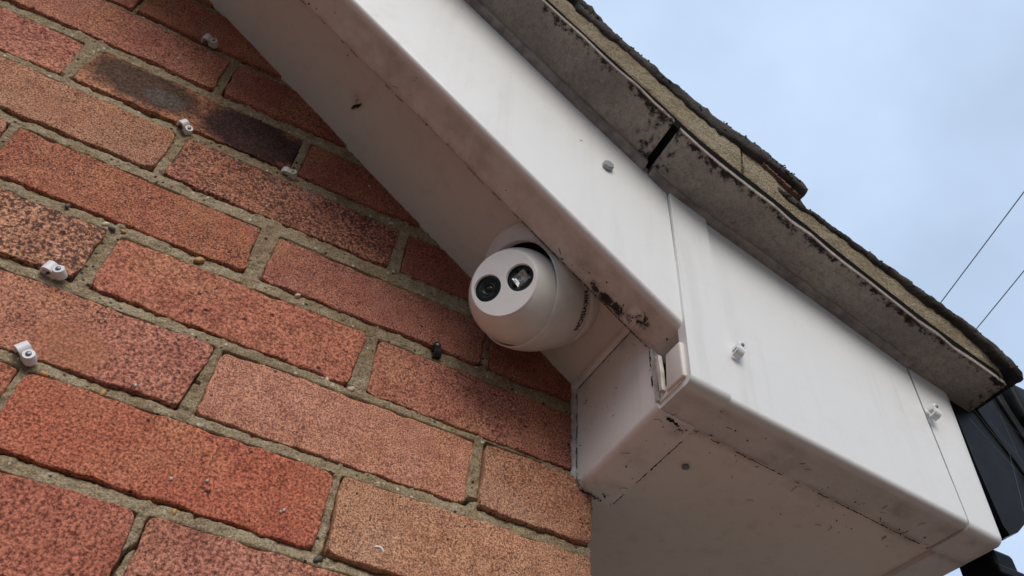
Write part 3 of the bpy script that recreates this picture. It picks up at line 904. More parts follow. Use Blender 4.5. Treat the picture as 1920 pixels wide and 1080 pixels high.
bm = box_bm((0.7152, YF + 0.0022, -0.4485), (0.7200, YF + 0.0058, zj(0.718) + 0.004))
from_bm('joint_gap_shade', bm, M_BLACKGAP, box)  # black strip standing in for the shade inside the trim joint
# eaves fascia with its own bottom lip, running back from the corner
rows = []
for y_ in np.linspace(-0.1225, 2.9, 6):
    x0 = 0.7592
    zb = zbox(0.76)
    p = [(x0 - .009, y_, zj(0.76) - .004), (x0 + 0.006, y_, zj(0.76) - .004), (x0, y_, zb + .006)]
    for i in range(1, 6):
        a = math.radians(90 * i / 5)
        p.append((x0 - .005 + .005 * math.cos(a), y_, zb + .005 - .005 * math.sin(a)))
    p += [(0.7250, y_, zb + .0030), (0.7240, y_, zb + .008), (x0 - .009, y_, zb + .008)]
    rows.append(p)
autosmooth(obj('eaves_fascia', *rings(rows, True, True, True), M_TRIM, box))

def dirt_line(a, b, nrm, parent, seed, wmax=0.0011, fill=0.6, n=90, wander=0.0004):
    '''broken line of black dirt lodged in a joint'''
    rr = random.Random(seed)
    A, Bv = Vector(a), Vector(b)
    nrm = Vector(nrm).normalized()
    t = (Bv - A).normalized(); sd = t.cross(nrm)
    V, F = [], []
    run = []
    def flush():
        if len(run) > 1:
            rws = [[p - sd * w, p + sd * w, p + sd * w * .6 + nrm * .0005, p - sd * w * .6 + nrm * .0005] for p, w in run]
            v, f = rings(rws, True, True, True)
            o = len(V); V.extend(v); F.extend([tuple(i + o for i in q) for q in f])
        run.clear()
    on = True
    for i in range(n + 1):
        p = A.lerp(Bv, i / n) + sd * rr.uniform(-wander, wander)
        if rr.random() < 0.16: on = rr.random() < fill
        if on: run.append((p, rr.uniform(.1, 1) ** 2.5 * wmax * .8 + .00012))
        else: flush()
    flush()
    if V: obj('joint_dirt', V, F, M_GRIME, parent)['kind'] = 'stuff'
dn = (0, 0, -1)
for i in range(3):
    xa, xb = 0.475 + 0.082 * i, 0.475 + 0.082 * (i + 1)
    dirt_line((xa, -0.1203, zbox(xa) + .0004), (xb, -0.1203, zbox(xb) + .0004), dn, box, 40 + i, 0.0009, 0.75)
dirt_line((0.4450, -0.1235, zbox(.445) - .0036), (0.4720, -0.1175, zbox(.472) - .0016), dn, box, 51, 0.0028, 0.95, 20)
dirt_line((0.4713, -0.116, -0.4300), (0.4713, -0.004, -0.4328), dn, box, 52, 0.0011, 0.7)
dirt_line((0.4725, -0.1215, zbox(.4725) - .0004), (0.4745, -0.1640, zbox(.4745) - .0004), dn, box, 53, 0.0007, 0.5)
dirt_line((0.4340, -0.115, -0.3165), (0.4340, -0.004, -0.3165), (-1, 0, 0), box, 54, 0.0011, 0.8)
dirt_line((0.4338, -0.004, -0.318), (0.4338, -0.004, -0.420), (-1, 0, 0), box, 55, 0.0007, 0.7)
dirt_line((0.4340, -0.1235, -0.326), (0.4340, -0.1235, -0.400), (-1, 0, 0), box, 56, 0.0014, 0.8)
dirt_line((0.436, -0.004, -0.4305), (0.462, -0.003, -0.4335), dn, box, 57, 0.0024, 0.8, 30, 0.002)
for i in range(7):
    xa = -0.02 + 0.065 * i; xb = xa + 0.062
    dirt_line((xa, -0.1228, zlow(xa) + .0012), (xb, -0.1228, zlow(xb) + .0012), (0, 0.5, -1), barge, 60 + i, 0.0008 if i < 5 else 0.0016, 0.35 if i < 5 else 0.85)

# specks, fly dirt and fine dead threads stuck to the undersides
def flecks(name, surf, nrm, parent, seed, n_spot, n_hair, rmax=0.0013):
    rr = random.Random(seed)
    nrm = Vector(nrm).normalized()
    V, F = [], []
    def add(v, f):
        o = len(V); V.extend(v); F.extend([tuple(i + o for i in q) for q in f])
    t1 = nrm.orthogonal().normalized(); t2 = nrm.cross(t1)
    for _ in range(n_spot):
        p = Vector(surf(rr)); r = rmax * rr.random() ** 2.2 + .00025
        k = 7
        ring = [(math.cos(2 * math.pi * i / k) * rr.uniform(.5, 1.3), math.sin(2 * math.pi * i / k) * rr.uniform(.4, 1.0)) for i in range(k)]
        add(*rings([[p + (t1 * a + t2 * b) * r for a, b in ring], [p + (t1 * a + t2 * b) * r * .7 + nrm * .0005 for a, b in ring]], True, True, True))
    for _ in range(n_hair):
        p = Vector(surf(rr)); a = rr.uniform(0, 6.28); da = rr.uniform(-.5, .5); L = rr.uniform(.003, .010)
        pts = [p + nrm * .0003]
        for i in range(6):
            a += da * rr.uniform(.3, 1.4)
            pts.append(pts[-1] + (t1 * math.cos(a) + t2 * math.sin(a)) * L / 6)
        add(*tube(pts, rr.uniform(.00012, .00026), 4))
    o = obj(name, V, F, M_GRIME, parent)
    o['kind'] = 'stuff'
def s_lip(rr):
    x = rr.uniform(0.445, 0.712); return (x, -0.1215 - abs(rr.gauss(0, .014)) % .036, zbox(x) - .0002)
def s_flat(rr):
    x = rr.uniform(0.48, 0.715); return (x, -0.118 + abs(rr.gauss(0, .022)), zs(x) - .0002)
def s_side(rr):
    return (0.4343, rr.uniform(-.122, -.004), -0.314 - abs(rr.gauss(0, .035)) % .1)
def s_sidelip(rr):
    y_ = rr.uniform(-.122, -.002); return (rr.uniform(.443, .470), y_, -0.4285 - 0.0035 * (y_ + .1265) / .1265 - 0.0017)
def s_barge(rr):
    x = rr.uniform(0.02, 0.435) if rr.random() < .55 else rr.uniform(.33, .44); return (x, -0.1235 - abs(rr.gauss(0, .012)) % .034, zlow(x) - .0004)
flecks('dirt_flecks', s_lip, (0, 0, -1), box, 1, 26, 11)
flecks('dirt_flecks', s_flat, (0, 0, -1), box, 2, 20, 9, .0008)
flecks('dirt_flecks', s_side, (-1, 0, 0), box, 3, 12, 4, .0007)
flecks('dirt_flecks', s_sidelip, (0, 0, -1), box, 4, 16, 6)
flecks('dirt_flecks', s_barge, (-.586, 0, -.81), barge, 5, 60, 3, .0010)

# ------------------------------------------------------------------ roof: undercloak, bedding, tiles
roof = empty('tiled_roof', (0.3, 0.4, -0.1))
tag(roof, 'mossy dark tiled roof edge bedded in crumbly tan mortar over grey board', 'roof')

def undercloak(x0, x1, y_off=0.0, dz=0.0):
    xs = np.linspace(x0, x1, max(8, int((x1 - x0) / 0.02)))
    V, F, UV = [], [], []
    m = 7
    for i, x in enumerate(xs):
        yo_ = yo(x) + y_off + 0.0011 * math.sin(x * 130) * math.sin(x * 37)
        for j in range(m):
            s = j / (m - 1)
            y_ = yo_ * (1 - s) + (-0.150) * s
            V.append((x, y_, zj(x) + 0.003 * (1 - s) + dz))
            UV.append((s, min(i, len(xs) - 1 - i) * 0.02))
    nb = len(V)
    for (a, b, c) in list(V): V.append((a, b, c + 0.0055))
    UV += UV[:nb]
    nx = len(xs)
    for i in range(nx - 1):
        for j in range(m - 1):
            a = i * m + j
            F.append((a, a + m, a + m + 1, a + 1)); F.append((nb + a, nb + a + 1, nb + a + m + 1, nb + a + m))
        F.append((i * m, nb + i * m, nb + (i + 1) * m, (i + 1) * m))
        F.append((i * m + m - 1, (i + 1) * m + m - 1, nb + (i + 1) * m + m - 1, nb + i * m + m - 1))
    for i in (0, nx - 1):
        for j in range(m - 1):
            a = i * m + j
            F.append((a, a + 1, nb + a + 1, nb + a))
    o = obj('undercloak_board', V, F, M_UC, roof)
    uvl = o.data.uv_layers.new(name='UVMap')
    for lp in o.data.loops:
        uvl.data[lp.index].uv = UV[lp.vertex_index]
    return o
undercloak(-1.1, 0.4120, 0.0, 0.001)
undercloak(0.4195, 0.8000, 0.0015, -0.001)
# thin bead trim tucked in the angle between undercloak and board
for (x0, x1, rad) in ((-1.1, 0.4135, 0.0082), (0.4195, 0.7180, 0.0078)):
    rows = []
    for x in np.linspace(x0, x1, 40):
        z = zj(x)
        rows.append([(x, YF + .001, z + .002), (x, YF - rad * 1.25, z + .002), (x, YF - rad * 1.15, z - .0012), (x, YF - rad * .35, z - rad * .42), (x, YF + .001, z - rad * .52)])
    obj('edge_bead', *rings(rows, True, True, True), M_BEAD, roof)

TLO = np.array([(-1.2, 1.09), (.2889, -.0125), (.3183, -.0320), (.3629, -.0555), (.4000, -.0820), (.4361, -.1060), (.4656, -.1220), (.4958, -.1280), (.5290, -.1365), (.5550, -.1470), (.5707, -.1610), (.5760, -.1750), (.6015, -.1850), (.6599, -.2050), (.6922, -.2165), (.7306, -.2310), (.7570, -.2400), (.7885, -.2560), (.8120, -.2760), (.9, -.30)])
def bedding(x0, x1, seed, dy=0.0, top=0.003):
    xs = np.arange(x0, x1, 0.0035)
    m = 14
    rows = []
    for x in xs:
        zl = zj(x) + float(np.interp(x, [0.35, 0.78], [0.0245, 0.0175])) + 0.003 * vnoise(np.array(x * 40), np.array(0.3), seed)
        zh = np.interp(x, TLO[:, 0], TLO[:, 1]) + top
        row = [(x, -0.15, zl + 0.034), (x, yo(x) + 0.026, zl + 0.0045)]
        for j in range(m):
            s = j / (m - 1)
            z = zl + (zh - zl) * s
            nse = float(fbm(np.array(x * 45), np.array(z * 45), seed, 3)) * 0.0030 + float(fbm(np.array(x * 160), np.array(z * 160), seed + 4, 2)) * 0.0026
            y_ = yo(x) + 0.0055 + dy - 0.007 * s + nse + 0.012 * max(0, 0.10 - s) / 0.10
            row.append((x, y_, z))
        row.append((x, -0.15, zh))
        rows.append(row)
    v, f = rings(rows, False)
    n_ = m + 3
    f.append(tuple(range(n_))); f.append(tuple(len(v) - n_ + j for j in range(n_)))
    return obj('bedding_mortar', v, f, M_BED, roof, False)
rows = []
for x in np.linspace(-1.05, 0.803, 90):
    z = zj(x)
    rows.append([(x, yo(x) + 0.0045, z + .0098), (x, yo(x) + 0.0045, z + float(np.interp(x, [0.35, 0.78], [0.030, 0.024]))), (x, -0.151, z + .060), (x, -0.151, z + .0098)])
obj('verge_gap_shade', *rings(rows, True, True, True), M_BLACKGAP, roof)  # black fill that paints the shade between undercloak and bedding
autosmooth(bedding(-1.0, 0.4955, 5), 60)
autosmooth(bedding(0.4985, 0.812, 31, 0.001), 60)

def tile(top, lo, y0, y1, seed, verge):
    """one roof tile: top line and underside line [(x, z) ...] swept from y0 to y1"""
    X0, X1 = top[0][0], top[-1][0]
    T = np.array(top); L = np.array(lo)
    nx = int((X1 - X0) / 0.0024) if verge else 8
    ys = [0, .0015, .004, .008, .013, .02, .04] if verge else [0, .01]
    ys = [y0 + q for q in ys] + list(np.linspace(y0 + .08, y1, 3))
    rows = []
    for i in range(nx + 1):
        x = X0 + (X1 - X0) * i / nx
        zt = np.interp(x, T[:, 0], T[:, 1]); zb = np.interp(x, L[:, 0], L[:, 1])
        up_, dn_ = [], []
        for k, y_ in enumerate(ys):
            e = math.exp(-(y_ - y0) / 0.012)
            rough = (float(fbm(np.array(x * 120), np.array(y_ * 120), seed, 3)) * 0.0035 + float(fbm(np.array(x * 420), np.array(y_ * 420), seed + 3, 2)) * 0.0045) if verge else 0
            off = float(fbm(np.array(x * 90), np.array(seed * 1.7), seed + 6, 3)) * 0.0028 * e if verge else 0
            rnd = 0.0035 * (max(0, 1 - k / 2.0)) if verge else 0
            up_.append((x, y_ + off, zt + rough - rnd))
            dn_.append((x, y_ + off * .7, zb + rough * .5 + rnd * .4))
        mid = []
        if verge:
            zm = (zt + zb) / 2
            for q in (0.3, 0.55, 0.8):
                zz = zb + (zt - zb) * q
                mid.append((x, y0 - 0.002 + float(fbm(np.array(x * 130), np.array(zz * 160), seed + 9, 3)) * 0.0042, zz))
        rows.append(dn_[::-1] + mid + up_)
    v, f = rings(rows, True, True, True)
    o = obj('roof_tile', v, f, M_TILE, roof)
    return autosmooth(o, 70)
TT1 = [(-0.02, 0.247), (0.15, 0.121), (0.3064, 0.0051), (0.3304, -0.0158)]
TT2 = [(0.3000, -0.004), (0.3341, -0.0235), (0.3685, -0.0465), (0.4063, -0.0685), (0.4433, -0.0880), (0.4896, -0.1055), (0.5290, -0.1205), (0.5550, -0.1338), (0.5690, -0.1480)]
TT3 = [(0.5400, -0.156), (0.5704, -0.1654), (0.6015, -0.1755), (0.6599, -0.1950), (0.6922, -0.2062), (0.7306, -0.2210), (0.7570, -0.2304), (0.7885, -0.2450), (0.8111, -0.2600), (0.8165, -0.2740)]
def lowline(T, th=0.013):
    return [(x, z - th) for x, z in T]
LO2 = [(0.3000, -0.020), (0.3341, -0.0400), (0.3629, -0.0560), (0.4000, -0.0825), (0.4361, -0.1065), (0.4656, -0.1225), (0.4958, -0.1285), (0.5290, -0.1370), (0.5550, -0.1475), (0.5690, -0.1590)]
LO3 = [(0.5400, -0.165), (0.5704, -0.1740), (0.6015, -0.1855), (0.6599, -0.2055), (0.6922, -0.2170), (0.7306, -0.2315), (0.7570, -0.2405), (0.7885, -0.2570), (0.8111, -0.2760), (0.8165, -0.2840)]
UPR = [[(-0.38 - 0.30 * q, 0.247 + (0.36 + 0.30 * q) * 0.74), (0.02 - 0.30 * q, 0.2254 + 0.30 * q * 0.74)] for q in range(3)]
yv = lambda x: yo(x) - 0.008
for c in range(6):
    y0 = -0.2385 + 0.3 * c; y1 = y0 + 0.297
    for q in range(2, -1, -1):
        tile(UPR[q], lowline(UPR[q]), y0 + 0.011 * (c == 0), y1, 50 + q + 7 * c, c == 0)
    for k, (T, LO) in enumerate(((TT1, lowline(TT1)), (TT2, LO2), (TT3, LO3))):
        yy0 = y0 if c else (-0.2275, -0.2260, -0.2150)[k]
        tile(T, LO, yy0, y1, 11 + 5 * k + 7 * c, c == 0)

# red-brown slips of an older tile showing between bedding and tile
M_SLIP = simple('red_tile_slip', (0.19, 0.095, 0.075), 0.9, 120, 0.45, 0.8, None, 0.0, 0.003)
for (xa, xb, za, zb2) in ((0.5220, 0.5670, -0.1335, -0.1550),):
    rows = []
    for i in range(60):
        s = i / 59
        x = xa + (xb - xa) * s; z = za + (zb2 - za) * s - .004 + 0.0012 * vnoise(np.array(i * .7), np.array(2.)) 
        rows.append([(x, -0.2240 + .0040 * s + .0016 * float(vnoise(np.array(i * .9), np.array(5.))), z - .0018), (x, -0.2240 + .0040 * s + .0016 * float(vnoise(np.array(i * .8), np.array(9.))), z + .0014), (x, -0.19, z + .003), (x, -0.19, z - .0035)])
    obj('tile_slip', *rings(rows, True, True, True), M_SLIP, roof)

# moss and grit clinging to the verge edge of the tiles
rr = random.Random(12)
ico = bmesh.new(); bmesh.ops.create_icosphere(ico, subdivisions=1, radius=1.0)
iv = [v.co.copy() for v in ico.verts]; ico.verts.index_update(); if_ = [tuple(v.index for v in f.verts) for f in ico.faces]; ico.free()
MV, MF = [], []
for T, LO, yb, cnt in ((TT1, lowline(TT1), -0.2285, 40), (TT2, LO2, -0.2275, 190), (TT3, LO3, -0.2160, 150)):
    Ta, La = np.array(T), np.array(LO)
    for _ in range(cnt):
        x = rr.uniform(max(Ta[0, 0], 0.24), Ta[-1, 0])
        zt = np.interp(x, Ta[:, 0], Ta[:, 1]); zl_ = np.interp(x, La[:, 0], La[:, 1])
        q = rr.random() ** 0.7
        c_ = Vector((x, yb + rr.uniform(-.001, .002) + (0.006 * rr.random() if q > .9 else 0), zl_ + (zt - zl_) * (0.1 + 0.92 * q)))
        r_ = rr.uniform(.0006, .0015)
        o0 = len(MV)
        sc_ = Vector((rr.uniform(.8, 1.5), rr.uniform(.6, 1.0), rr.uniform(.6, 1.1)))
        MV += [c_ + Vector((p.x * sc_.x, p.y * sc_.y, p.z * sc_.z)) * r_ * rr.uniform(.8, 1.2) for p in iv]
        MF += [tuple(i + o0 for i in f) for f in if_]
M_MOSS = simple('dry_moss', (0.050, 0.046, 0.040), 0.98, 260, 0.7, 0.8)
mo = obj('moss', MV, MF, M_MOSS, roof)
mo['kind'] = 'stuff'

# ------------------------------------------------------------------ gutter
gut = empty('gutter', (0.80, 0.0, -0.44))
tag(gut, 'black plastic eaves gutter with stop end, cobwebbed, at the right edge', 'gutter')
def gutter_prof(o=0.0):
    p = [(0.7775, -0.268), (0.7722, -0.36), (0.7725, -0.432), (0.7765, -0.4400), (0.790, -0.4330), (0.806, -0.4195), (0.828, -0.3985), (0.852, -0.3700),
         (0.872, -0.3370), (0.884, -0.302), (0.889, -0.262), (0.890, -0.232), (0.882, -0.228)]
    return p
gp = gutter_prof()
rows = [[(x, y_, z) for x, z in gp] for y_ in (-0.148, 0.6, 1.4, 2.9)]
v_, f_ = rings(rows, False)
o = obj('gutter_channel', v_, f_, M_GUTTER, gut)
md = o.modifiers.new('thick', 'SOLIDIFY'); md.thickness = 0.003
autosmooth(o, 40)
v_, f_ = rings([[(x, y_, z) for x, z in gp] for y_ in (-0.160, -0.150)], True, True, True)
autosmooth(obj('stop_end', v_, f_, M_GUTTER, gut), 40)
# raised ribs and hooked clip on the stop end
for dx, w in ((0.0, 0.0030), (0.0075, 0.0022)):
    v_, f_ = tube([(0.858 + dx, -0.1615, -0.232), (0.864 + dx, -0.1615, -0.262), (0.874 + dx, -0.1615, -0.300), (0.878 + dx, -0.1615, -0.335), (0.868 + dx, -0.1615, -0.375)], w, 8)
    obj('rib', v_, f_, M_GUTTER, gut, True)
from_bm('gutter_clip', box_bm((0.880, -0.172, -0.275), (0.912, -0.150, -0.222), 0.006, 3), M_GUTTER, gut, True)
v_, f_ = tube([(0.80, -0.161, -0.262), (0.818, -0.161, -0.300), (0.84, -0.161, -0.345), (0.852, -0.161, -0.40)], 0.0016, 6)
obj('mould_line', v_, f_, M_GUTTER, gut, True)
# outlet under the channel, behind the box
from_bm('gutter_outlet', box_bm((0.7790, -0.1370, -0.4900), (0.8080, -0.1000, -0.4385), 0.004, 2), M_GUTTER, gut)
from_bm('outlet_collar', box_bm((0.7765, -0.1395, -0.4660), (0.8105, -0.0975, -0.4560), 0.002, 2), M_GUTTER, gut)
from_bm('gutter_bracket', box_bm((0.7735, -0.060, -0.4560), (0.8200, -0.045, -0.4415), 0.003, 2), M_GUTTER, gut)

# ------------------------------------------------------------------ security camera
O3 = Vector((0.3607, -0.0624, -0.2582))
n3 = Vector((-0.594, 0.0, -0.8045)).normalized()
u3 = Vector((0.8045, 0.0, -0.594)).normalized()
rc = Vector((0.3300, -0.0690, -0.2952))
ns = Vector((-0.8606, -0.2306, -0.4540)).normalized()
nf = Vector((-0.7154, -0.5793, -0.3907)).normalized()
B3 = Vector((0.3306, -0.0709, -0.3013))
FC = Vector((0.3087, -0.0887, -0.3132))
cctv = empty('security_camera', O3)
tag(cctv, 'white turret security camera with two round windows fixed under the soffit', 'security camera')
def frame(nn, ref=u3):
    e1 = (ref - nn * ref.dot(nn)).normalized()
    return e1, nn.cross(e1)
def circ(c, nn, r, k=72):
    e1, e2 = frame(nn)
    return [c + r * (math.cos(2 * math.pi * i / k) * e1 + math.sin(2 * math.pi * i / k) * e2) for i in range(k)]
# mounting base
rows = [circ(O3 + n3 * 0.0006, n3, .0625), circ(O3 + n3 * 0.0012, n3, .0633), circ(O3 + n3 * 0.0100, n3, .0633), circ(O3 + n3 * 0.0128, n3, .0626), circ(O3 + n3 * 0.0140, n3, .0612), circ(O3 + n3 * 0.0142, n3, .050)]
autosmooth(obj('mounting_base', *rings(rows, True, True, True), M_CAMWHITE, cctv), 50)
H0 = 0.0158
def cover_ring(s, k=72, dr=0.0):
    c = (O3 + n3 * H0) * (1 - s) + rc * s
    nn = (n3 * (1 - s) + ns * s).normalized()
    r = .0605 * (1 - s) + .0508 * s + .0018 * math.sin(math.pi * s) + dr
    return circ(c, nn, r, k)
def cover_pt(phi, s, dr=0.0):
    c = (O3 + n3 * H0) * (1 - s) + rc * s
    nn = (n3 * (1 - s) + ns * s).normalized()
    e1, e2 = frame(nn)
    r = .0605 * (1 - s) + .0508 * s + .0018 * math.sin(math.pi * s) + dr
    return c + r * (math.cos(phi) * e1 + math.sin(phi) * e2)
rows = [circ(O3 + n3 * (H0 - .0014), n3, .0555), circ(O3 + n3 * (H0 - .0012), n3, .0596)]
for i in range(17): rows.append(cover_ring(i / 16))
rows += [circ(rc + ns * .0010, ns, .0503), circ(rc + ns * .0013, ns, .0496), circ(rc + ns * .0006, ns, .0488), circ(rc - ns * .010, ns, .0484)]
autosmooth(obj('cover', *rings(rows), M_CAMWHITE, cctv), 50)
# inside of the cover behind the eyeball
obj('inner_shade', *rings([circ(rc - ns * .0050, ns, .0487), circ(rc - ns * .016, ns, .040)], True, False, True), M_BLACKGAP, cctv)
# eyeball: sphere cut by the flat face
RB = 0.0445
fd = 0.0310
th1 = math.acos(fd / RB)
rows = []
fr = RB * math.sin(th1)
ball_rows = []
for i in range(25):
    a = th1 + (math.radians(128) - th1) * i / 24
    ball_rows.append(circ(B3 + nf * RB * math.cos(a), nf, RB * math.sin(a)))
lip_rows = [circ(B3 + nf * (fd + .0002), nf, fr - .0006)]
autosmooth(obj('eyeball', *rings(lip_rows + ball_rows), M_CAMWHITE, cctv), 50)
# flat face plate with two round openings
F0 = B3 + nf * (fd + 0.0004)
e1 = ((Vector((0.3182, -0.1009, -0.3126)) - Vector((0.2992, -0.0764, -0.3141)))).normalized()
e1 = (e1 - nf * e1.dot(nf)).normalized()
e2 = nf.cross(e1)
def fp(a, b, d=0.0): return F0 + e1 * a + e2 * b + nf * d
HOLE, HR = 0.0156, 0.0132
bm = bmesh.new()
K = 96
outer = [bm.verts.new(fp(fr * math.cos(2 * math.pi * i / K), fr * math.sin(2 * math.pi * i / K), 0.0)) for i in range(K)]
outer2 = [bm.verts.new(fp((fr - .0009) * math.cos(2 * math.pi * i / K), (fr - .0009) * math.sin(2 * math.pi * i / K), 0.0009)) for i in range(K)]
holes = []
for sgn in (-1, 1):
    holes.append([bm.verts.new(fp(sgn * HOLE + HR * math.cos(2 * math.pi * i / 48), HR * math.sin(2 * math.pi * i / 48), 0.0009)) for i in range(48)])
ed = []
for loop in [outer2] + holes:
    for i in range(len(loop)): ed.append(bm.edges.new((loop[i], loop[(i + 1) % len(loop)])))
bmesh.ops.triangle_fill(bm, use_beauty=True, use_dissolve=False, edges=ed, normal=nf)
for i in range(K):
    bm.faces.new((outer[i], outer[(i + 1) % K], outer2[(i + 1) % K], outer2[i]))
for hl, sgn in zip(holes, (-1, 1)):
    inn = [bm.verts.new(fp(sgn * HOLE + (HR - .0006) * math.cos(2 * math.pi * i / 48), (HR - .0006) * math.sin(2 * math.pi * i / 48), -0.0014)) for i in range(48)]
    for i in range(48):
        bm.faces.new((hl[i], hl[(i + 1) % 48], inn[(i + 1) % 48], inn[i]))
pl = from_bm('face_plate', bm, M_CAMFACE, cctv)
autosmooth(pl, 35)
def disc(c_a, r, d, k=40):
    return [fp(c_a + r * math.cos(2 * math.pi * i / k), r * math.sin(2 * math.pi * i / k), d) for i in range(k)]
# lens window: dark glass, ringed lens barrel behind
ln = obj('lens_window', *rings([disc(-HOLE, HR - .0005, -.0013), disc(-HOLE, .0085, -.0011), disc(-HOLE, .0062, -.0014)], True), M_LENS, cctv, True)
ring_v = rings([disc(-HOLE, .0062, -.0014), disc(-HOLE, .0060, -.0008), disc(-HOLE, .0054, -.0008), disc(-HOLE, .0051, -.0024), disc(-HOLE, .0036, -.0026)], True)
obj('lens_ring', *ring_v, M_LENSRING, ln, True)
obj('lens', *rings([disc(-HOLE, .0037, -.0026), disc(-HOLE, .0026, -.0017), disc(-HOLE, .0012, -.0013)], True, False, True), M_LENS, ln, True)
# infrared lamp window: dark well with a faceted reflector block
lw = obj('lamp_window', *rings([disc(HOLE, HR - .0005, -.0013), disc(HOLE, HR - .0012, -.0032)], True, False, True), M_LENSRING, cctv)
bm = bmesh.new()
def quadpos(a, b, d): return fp(HOLE + a * math.cos(.42) - b * math.sin(.42), a * math.sin(.42) + b * math.cos(.42), d)
ou = [bm.verts.new(quadpos(a, b, -.0031)) for a, b in ((-.0074, -.0066), (.0074, -.0066), (.0074, .0066), (-.0074, .0066))]
md_ = [bm.verts.new(quadpos(a, b, -.0012)) for a, b in ((-.0064, -.0056), (.0064, -.0056), (.0064, .0056), (-.0064, .0056))]
ii = [bm.verts.new(quadpos(a, b, -.0026)) for a, b in ((-.0030, -.0026), (.0030, -.0026), (.0030, .0026), (-.0030, .0026))]
for A, Bq in ((ou, md_), (md_, ii)):
    for i in range(4): bm.faces.new((A[i], A[(i + 1) % 4], Bq[(i + 1) % 4], Bq[i]))
bm.faces.new(ii)
from_bm('reflector', bm, M_LED, lw)
for a, b in ((-.0088, -.001), (.0086, .001), (.001, .0084)):
    c = quadpos(a, b, -.0024)
    vv, ff = rings([[c + (.0014 * math.cos(t * math.pi / 6)) * e1 + (.0014 * math.sin(t * math.pi / 6)) * e2 + nf * d for t in range(12)] for d in (-.0008, .0006)], True, True, True)
    obj('lamp_screw', vv, ff, M_BLACKGAP, lw)

# maker's name printed round the cover
fc = bpy.data.curves.new('lettering', 'FONT')
fc.body = 'HIKVISION'
fc.size = 1.0
fc.space_character = 1.06
fc.offset = 0.034
fo = bpy.data.objects.new('lettering_tmp', fc)
COL.objects.link(fo)
bpy.context.view_layer.update()
dg = bpy.context.evaluated_depsgraph_get()
tm = bpy.data.meshes.new_from_object(fo.evaluated_get(dg))
bpy.data.objects.remove(fo)
bm = bmesh.new(); bm.from_mesh(tm)
bmesh.ops.subdivide_edges(bm, edges=[e for e in bm.edges if e.calc_length() > .12], cuts=2, use_grid_fill=False)
xs_ = [v.co.x for v in bm.verts]; ys_ = [v.co.y for v in bm.verts]
x0, x1, y0, y1 = min(xs_), max(xs_), min(ys_), max(ys_)
for v in bm.verts:
    s = (v.co.x - x0) / (x1 - x0); t = (v.co.y - y0) / (y1 - y0)
    ph = math.radians(46.5 - 38.0 * s)
    v.co = cover_pt(ph, (0.19 + 0.10 * s) - 0.150 * t, 0.00035)
o = from_bm('lettering', bm, M_INK, cctv)

# ------------------------------------------------------------------ cable clips
def clip_parts(white, nailm):
    """nail clip: boss block with nail, arched hook beside it. local: -y out of the wall, hook towards -x, cable along z"""
    r_o, r_i, w = 0.0058, 0.0036, 0.0042
    prof = []
    k = 14
    for i in range(k + 1):
        a = math.radians(180 - 180 * i / k + 0)
        prof.append((-0.0068 + r_o * math.cos(a), -0.0045 - r_o * math.sin(a)))
    inner = []
    for i in range(k + 1):
        a = math.radians(180 * i / k)
        inner.append((-0.0068 + r_i * math.cos(a), -0.0045 - r_i * math.sin(a)))
    out = [(-0.0126, -0.0012)] + prof + [(-0.0010, -0.0005), (-0.0032, -0.0005)] + inner + [(-0.0104, -0.0012)]
    v, f = rings([[(x, y_, z) for x, y_ in out] for z in (-w, w)], True, True, True)
    hook = (v, f)
    # boss: rounded block carrying the nail
    bv, bf = rings([[( .0012 + rr * math.cos(2 * math.pi * i / 16) * 1.05, y_, rr * math.sin(2 * math.pi * i / 16)) for i in range(16)] for rr, y_ in ((.0044, -.0003), (.0044, -.0078), (.0040, -.0086), (.0026, -.0086))], True, True, True)
    nv, nf_ = rings([[( .0012 + rr * math.cos(2 * math.pi * i / 14), y_, rr * math.sin(2 * math.pi * i / 14)) for i in range(14)] for rr, y_ in ((.0019, -.0080), (.0020, -.0094), (.0016, -.0098))], True, True, True)
    return hook, (bv, bf), (nv, nf_)

HK, BS, NL = clip_parts(None, None)
me_h, me_b, me_n = mesh('hook', *HK), mesh('boss', *BS), mesh('nail_head', *NL)
def make_clip(loc, rot, mat, label, sc=1.0, tilt=(0, 0), group='white nail-in cable clips'):
    t = empty('cable_clip', loc)
    tag(t, label, 'cable clip', group)
    for nm, m_, mt in (('hook', me_h, mat), ('boss', me_b, mat), ('nail_head', me_n, M_NAIL)):
        c = m_.copy()
        c.materials.clear(); c.materials.append(mt)
        o = bpy.data.objects.new(nm, c)
        COL.objects.link(o)
        o.parent = t
        autosmooth(o, 50)
    t.rotation_euler = (tilt[0], rot, tilt[1])
    sc *= 0.87
    t.scale = (sc, sc, sc)
    return t
R = math.radians
make_clip((-0.0150, -0.0008, -0.4075), R(12), M_CLIP, 'white cable clip under a speckled buff brick, upper of two at far left', 1.12, (0, R(-20)))
make_clip((0.0010, -0.0008, -0.4855), R(38), M_CLIP, 'white cable clip at far left above the deep red brick, beside a scraped patch', 1.12, (0, R(-12)))
make_clip((0.0000, 0.0030, -0.1835), R(28), M_CLIP, 'white cable clip on the joint below the two burnt brick patches', 1.0, (R(10), R(10)))
make_clip((0.1055, 0.0030, -0.1825), R(0), M_CLIPDIRTY, 'greyish cable clip at the lower right end of the burnt brick', 1.0, (0, R(-15)))
make_clip((-0.0270, -0.0008, -0.0320), R(14), M_CLIPDIRTY, 'cream cable clip high on the shaded wall close to the soffit', 1.1, (R(12), R(-10)))
make_clip((0.2850, 0.0030, -0.3320), R(-100), M_CLIPBLACK, 'small black cable clip on the mortar joint below the camera', 1.0, (0, 0), 'cable clips left on the house')
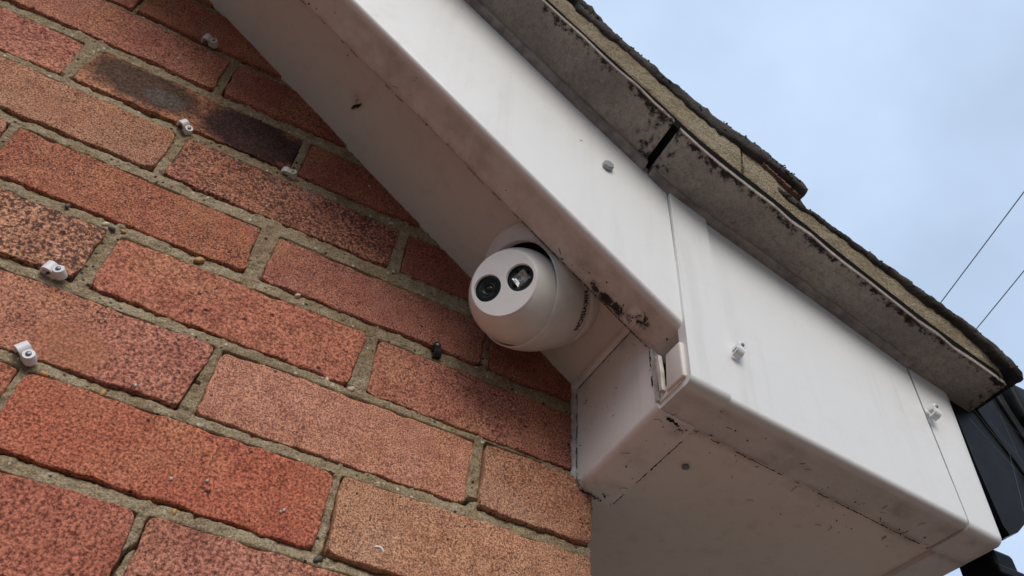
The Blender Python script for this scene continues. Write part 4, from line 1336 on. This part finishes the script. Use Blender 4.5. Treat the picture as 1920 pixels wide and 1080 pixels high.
make_clip((0.4915, YF - 0.0008, -0.3665), R(-70), M_CLIP, 'white cable clip nailed to the middle of the white eaves box', 1.0, (0, 0), 'cable clips left on the house')
make_clip((0.7215, YF - 0.0030, -0.3330), R(-75), M_CLIP, 'white cable clip over the dark trim joint near the gutter', 1.0, (0, 0), 'cable clips left on the house')

# curl of white plastic stuck to the lower brick
v_, f_ = tube([(0.2690 + 0.0042 * math.cos(a), -0.0016, -0.5435 + 0.0042 * math.sin(a)) for a in np.linspace(0.2, 2.4, 9)], [.0006, .0009, .0011, .0011, .0011, .001, .0009, .0008, .0005], 7)
tag(obj('plastic_curl', v_, f_, M_CLIP, None, True), 'tiny curled white plastic shaving on the lowest buff brick', 'plastic scrap')

# ------------------------------------------------------------------ cobwebs at the gutter
web = []
def strand(a, b, sag=0.004, r=0.00013):
    A, Bv = Vector(a), Vector(b)
    web.append(tube([A.lerp(Bv, t) + Vector((0, 0, -sag * 4 * t * (1 - t))) for t in np.linspace(0, 1, 7)], r, 4))
strand((0.778, -0.172, -0.283), (0.815, -0.171, -0.345)); strand((0.80, -0.175, -0.283), (0.862, -0.168, -0.305)); strand((0.775, -0.171, -0.320), (0.86, -0.166, -0.39), .006)
strand((0.815, -0.171, -0.345), (0.803, -0.166, -0.41), .002); strand((0.79, -0.173, -0.285), (0.85, -0.167, -0.36)); strand((0.803, -0.166, -0.41), (0.875, -0.164, -0.395), .002)
strand((0.83, -0.172, -0.29), (0.838, -0.166, -0.345), .001)
tag(obj('cobweb', *join_vf(web), M_WEB), 'fine pale cobweb strands strung across the black gutter end', 'cobweb')

# ------------------------------------------------------------------ overhead cables far behind
for (p, lab) in (((4.1081, 0.7035), 'upper of the two thin overhead cables against the sky'), ((4.6442, 1.1477), 'lower of the two thin overhead cables, nearer the gutter')):
    d = Vector((0.3013, 0.9535, 0.0))
    c = Vector((p[0], p[1], 3.5))
    v_, f_ = tube([c + d * s + Vector((0, 0, 0.0012 * (s - .5) ** 2)) for s in np.linspace(-9, 14, 40)], 0.0042, 6)
    tag(obj('overhead_cable', v_, f_, M_CABLE, None, True), lab, 'overhead cable', 'overhead cables')
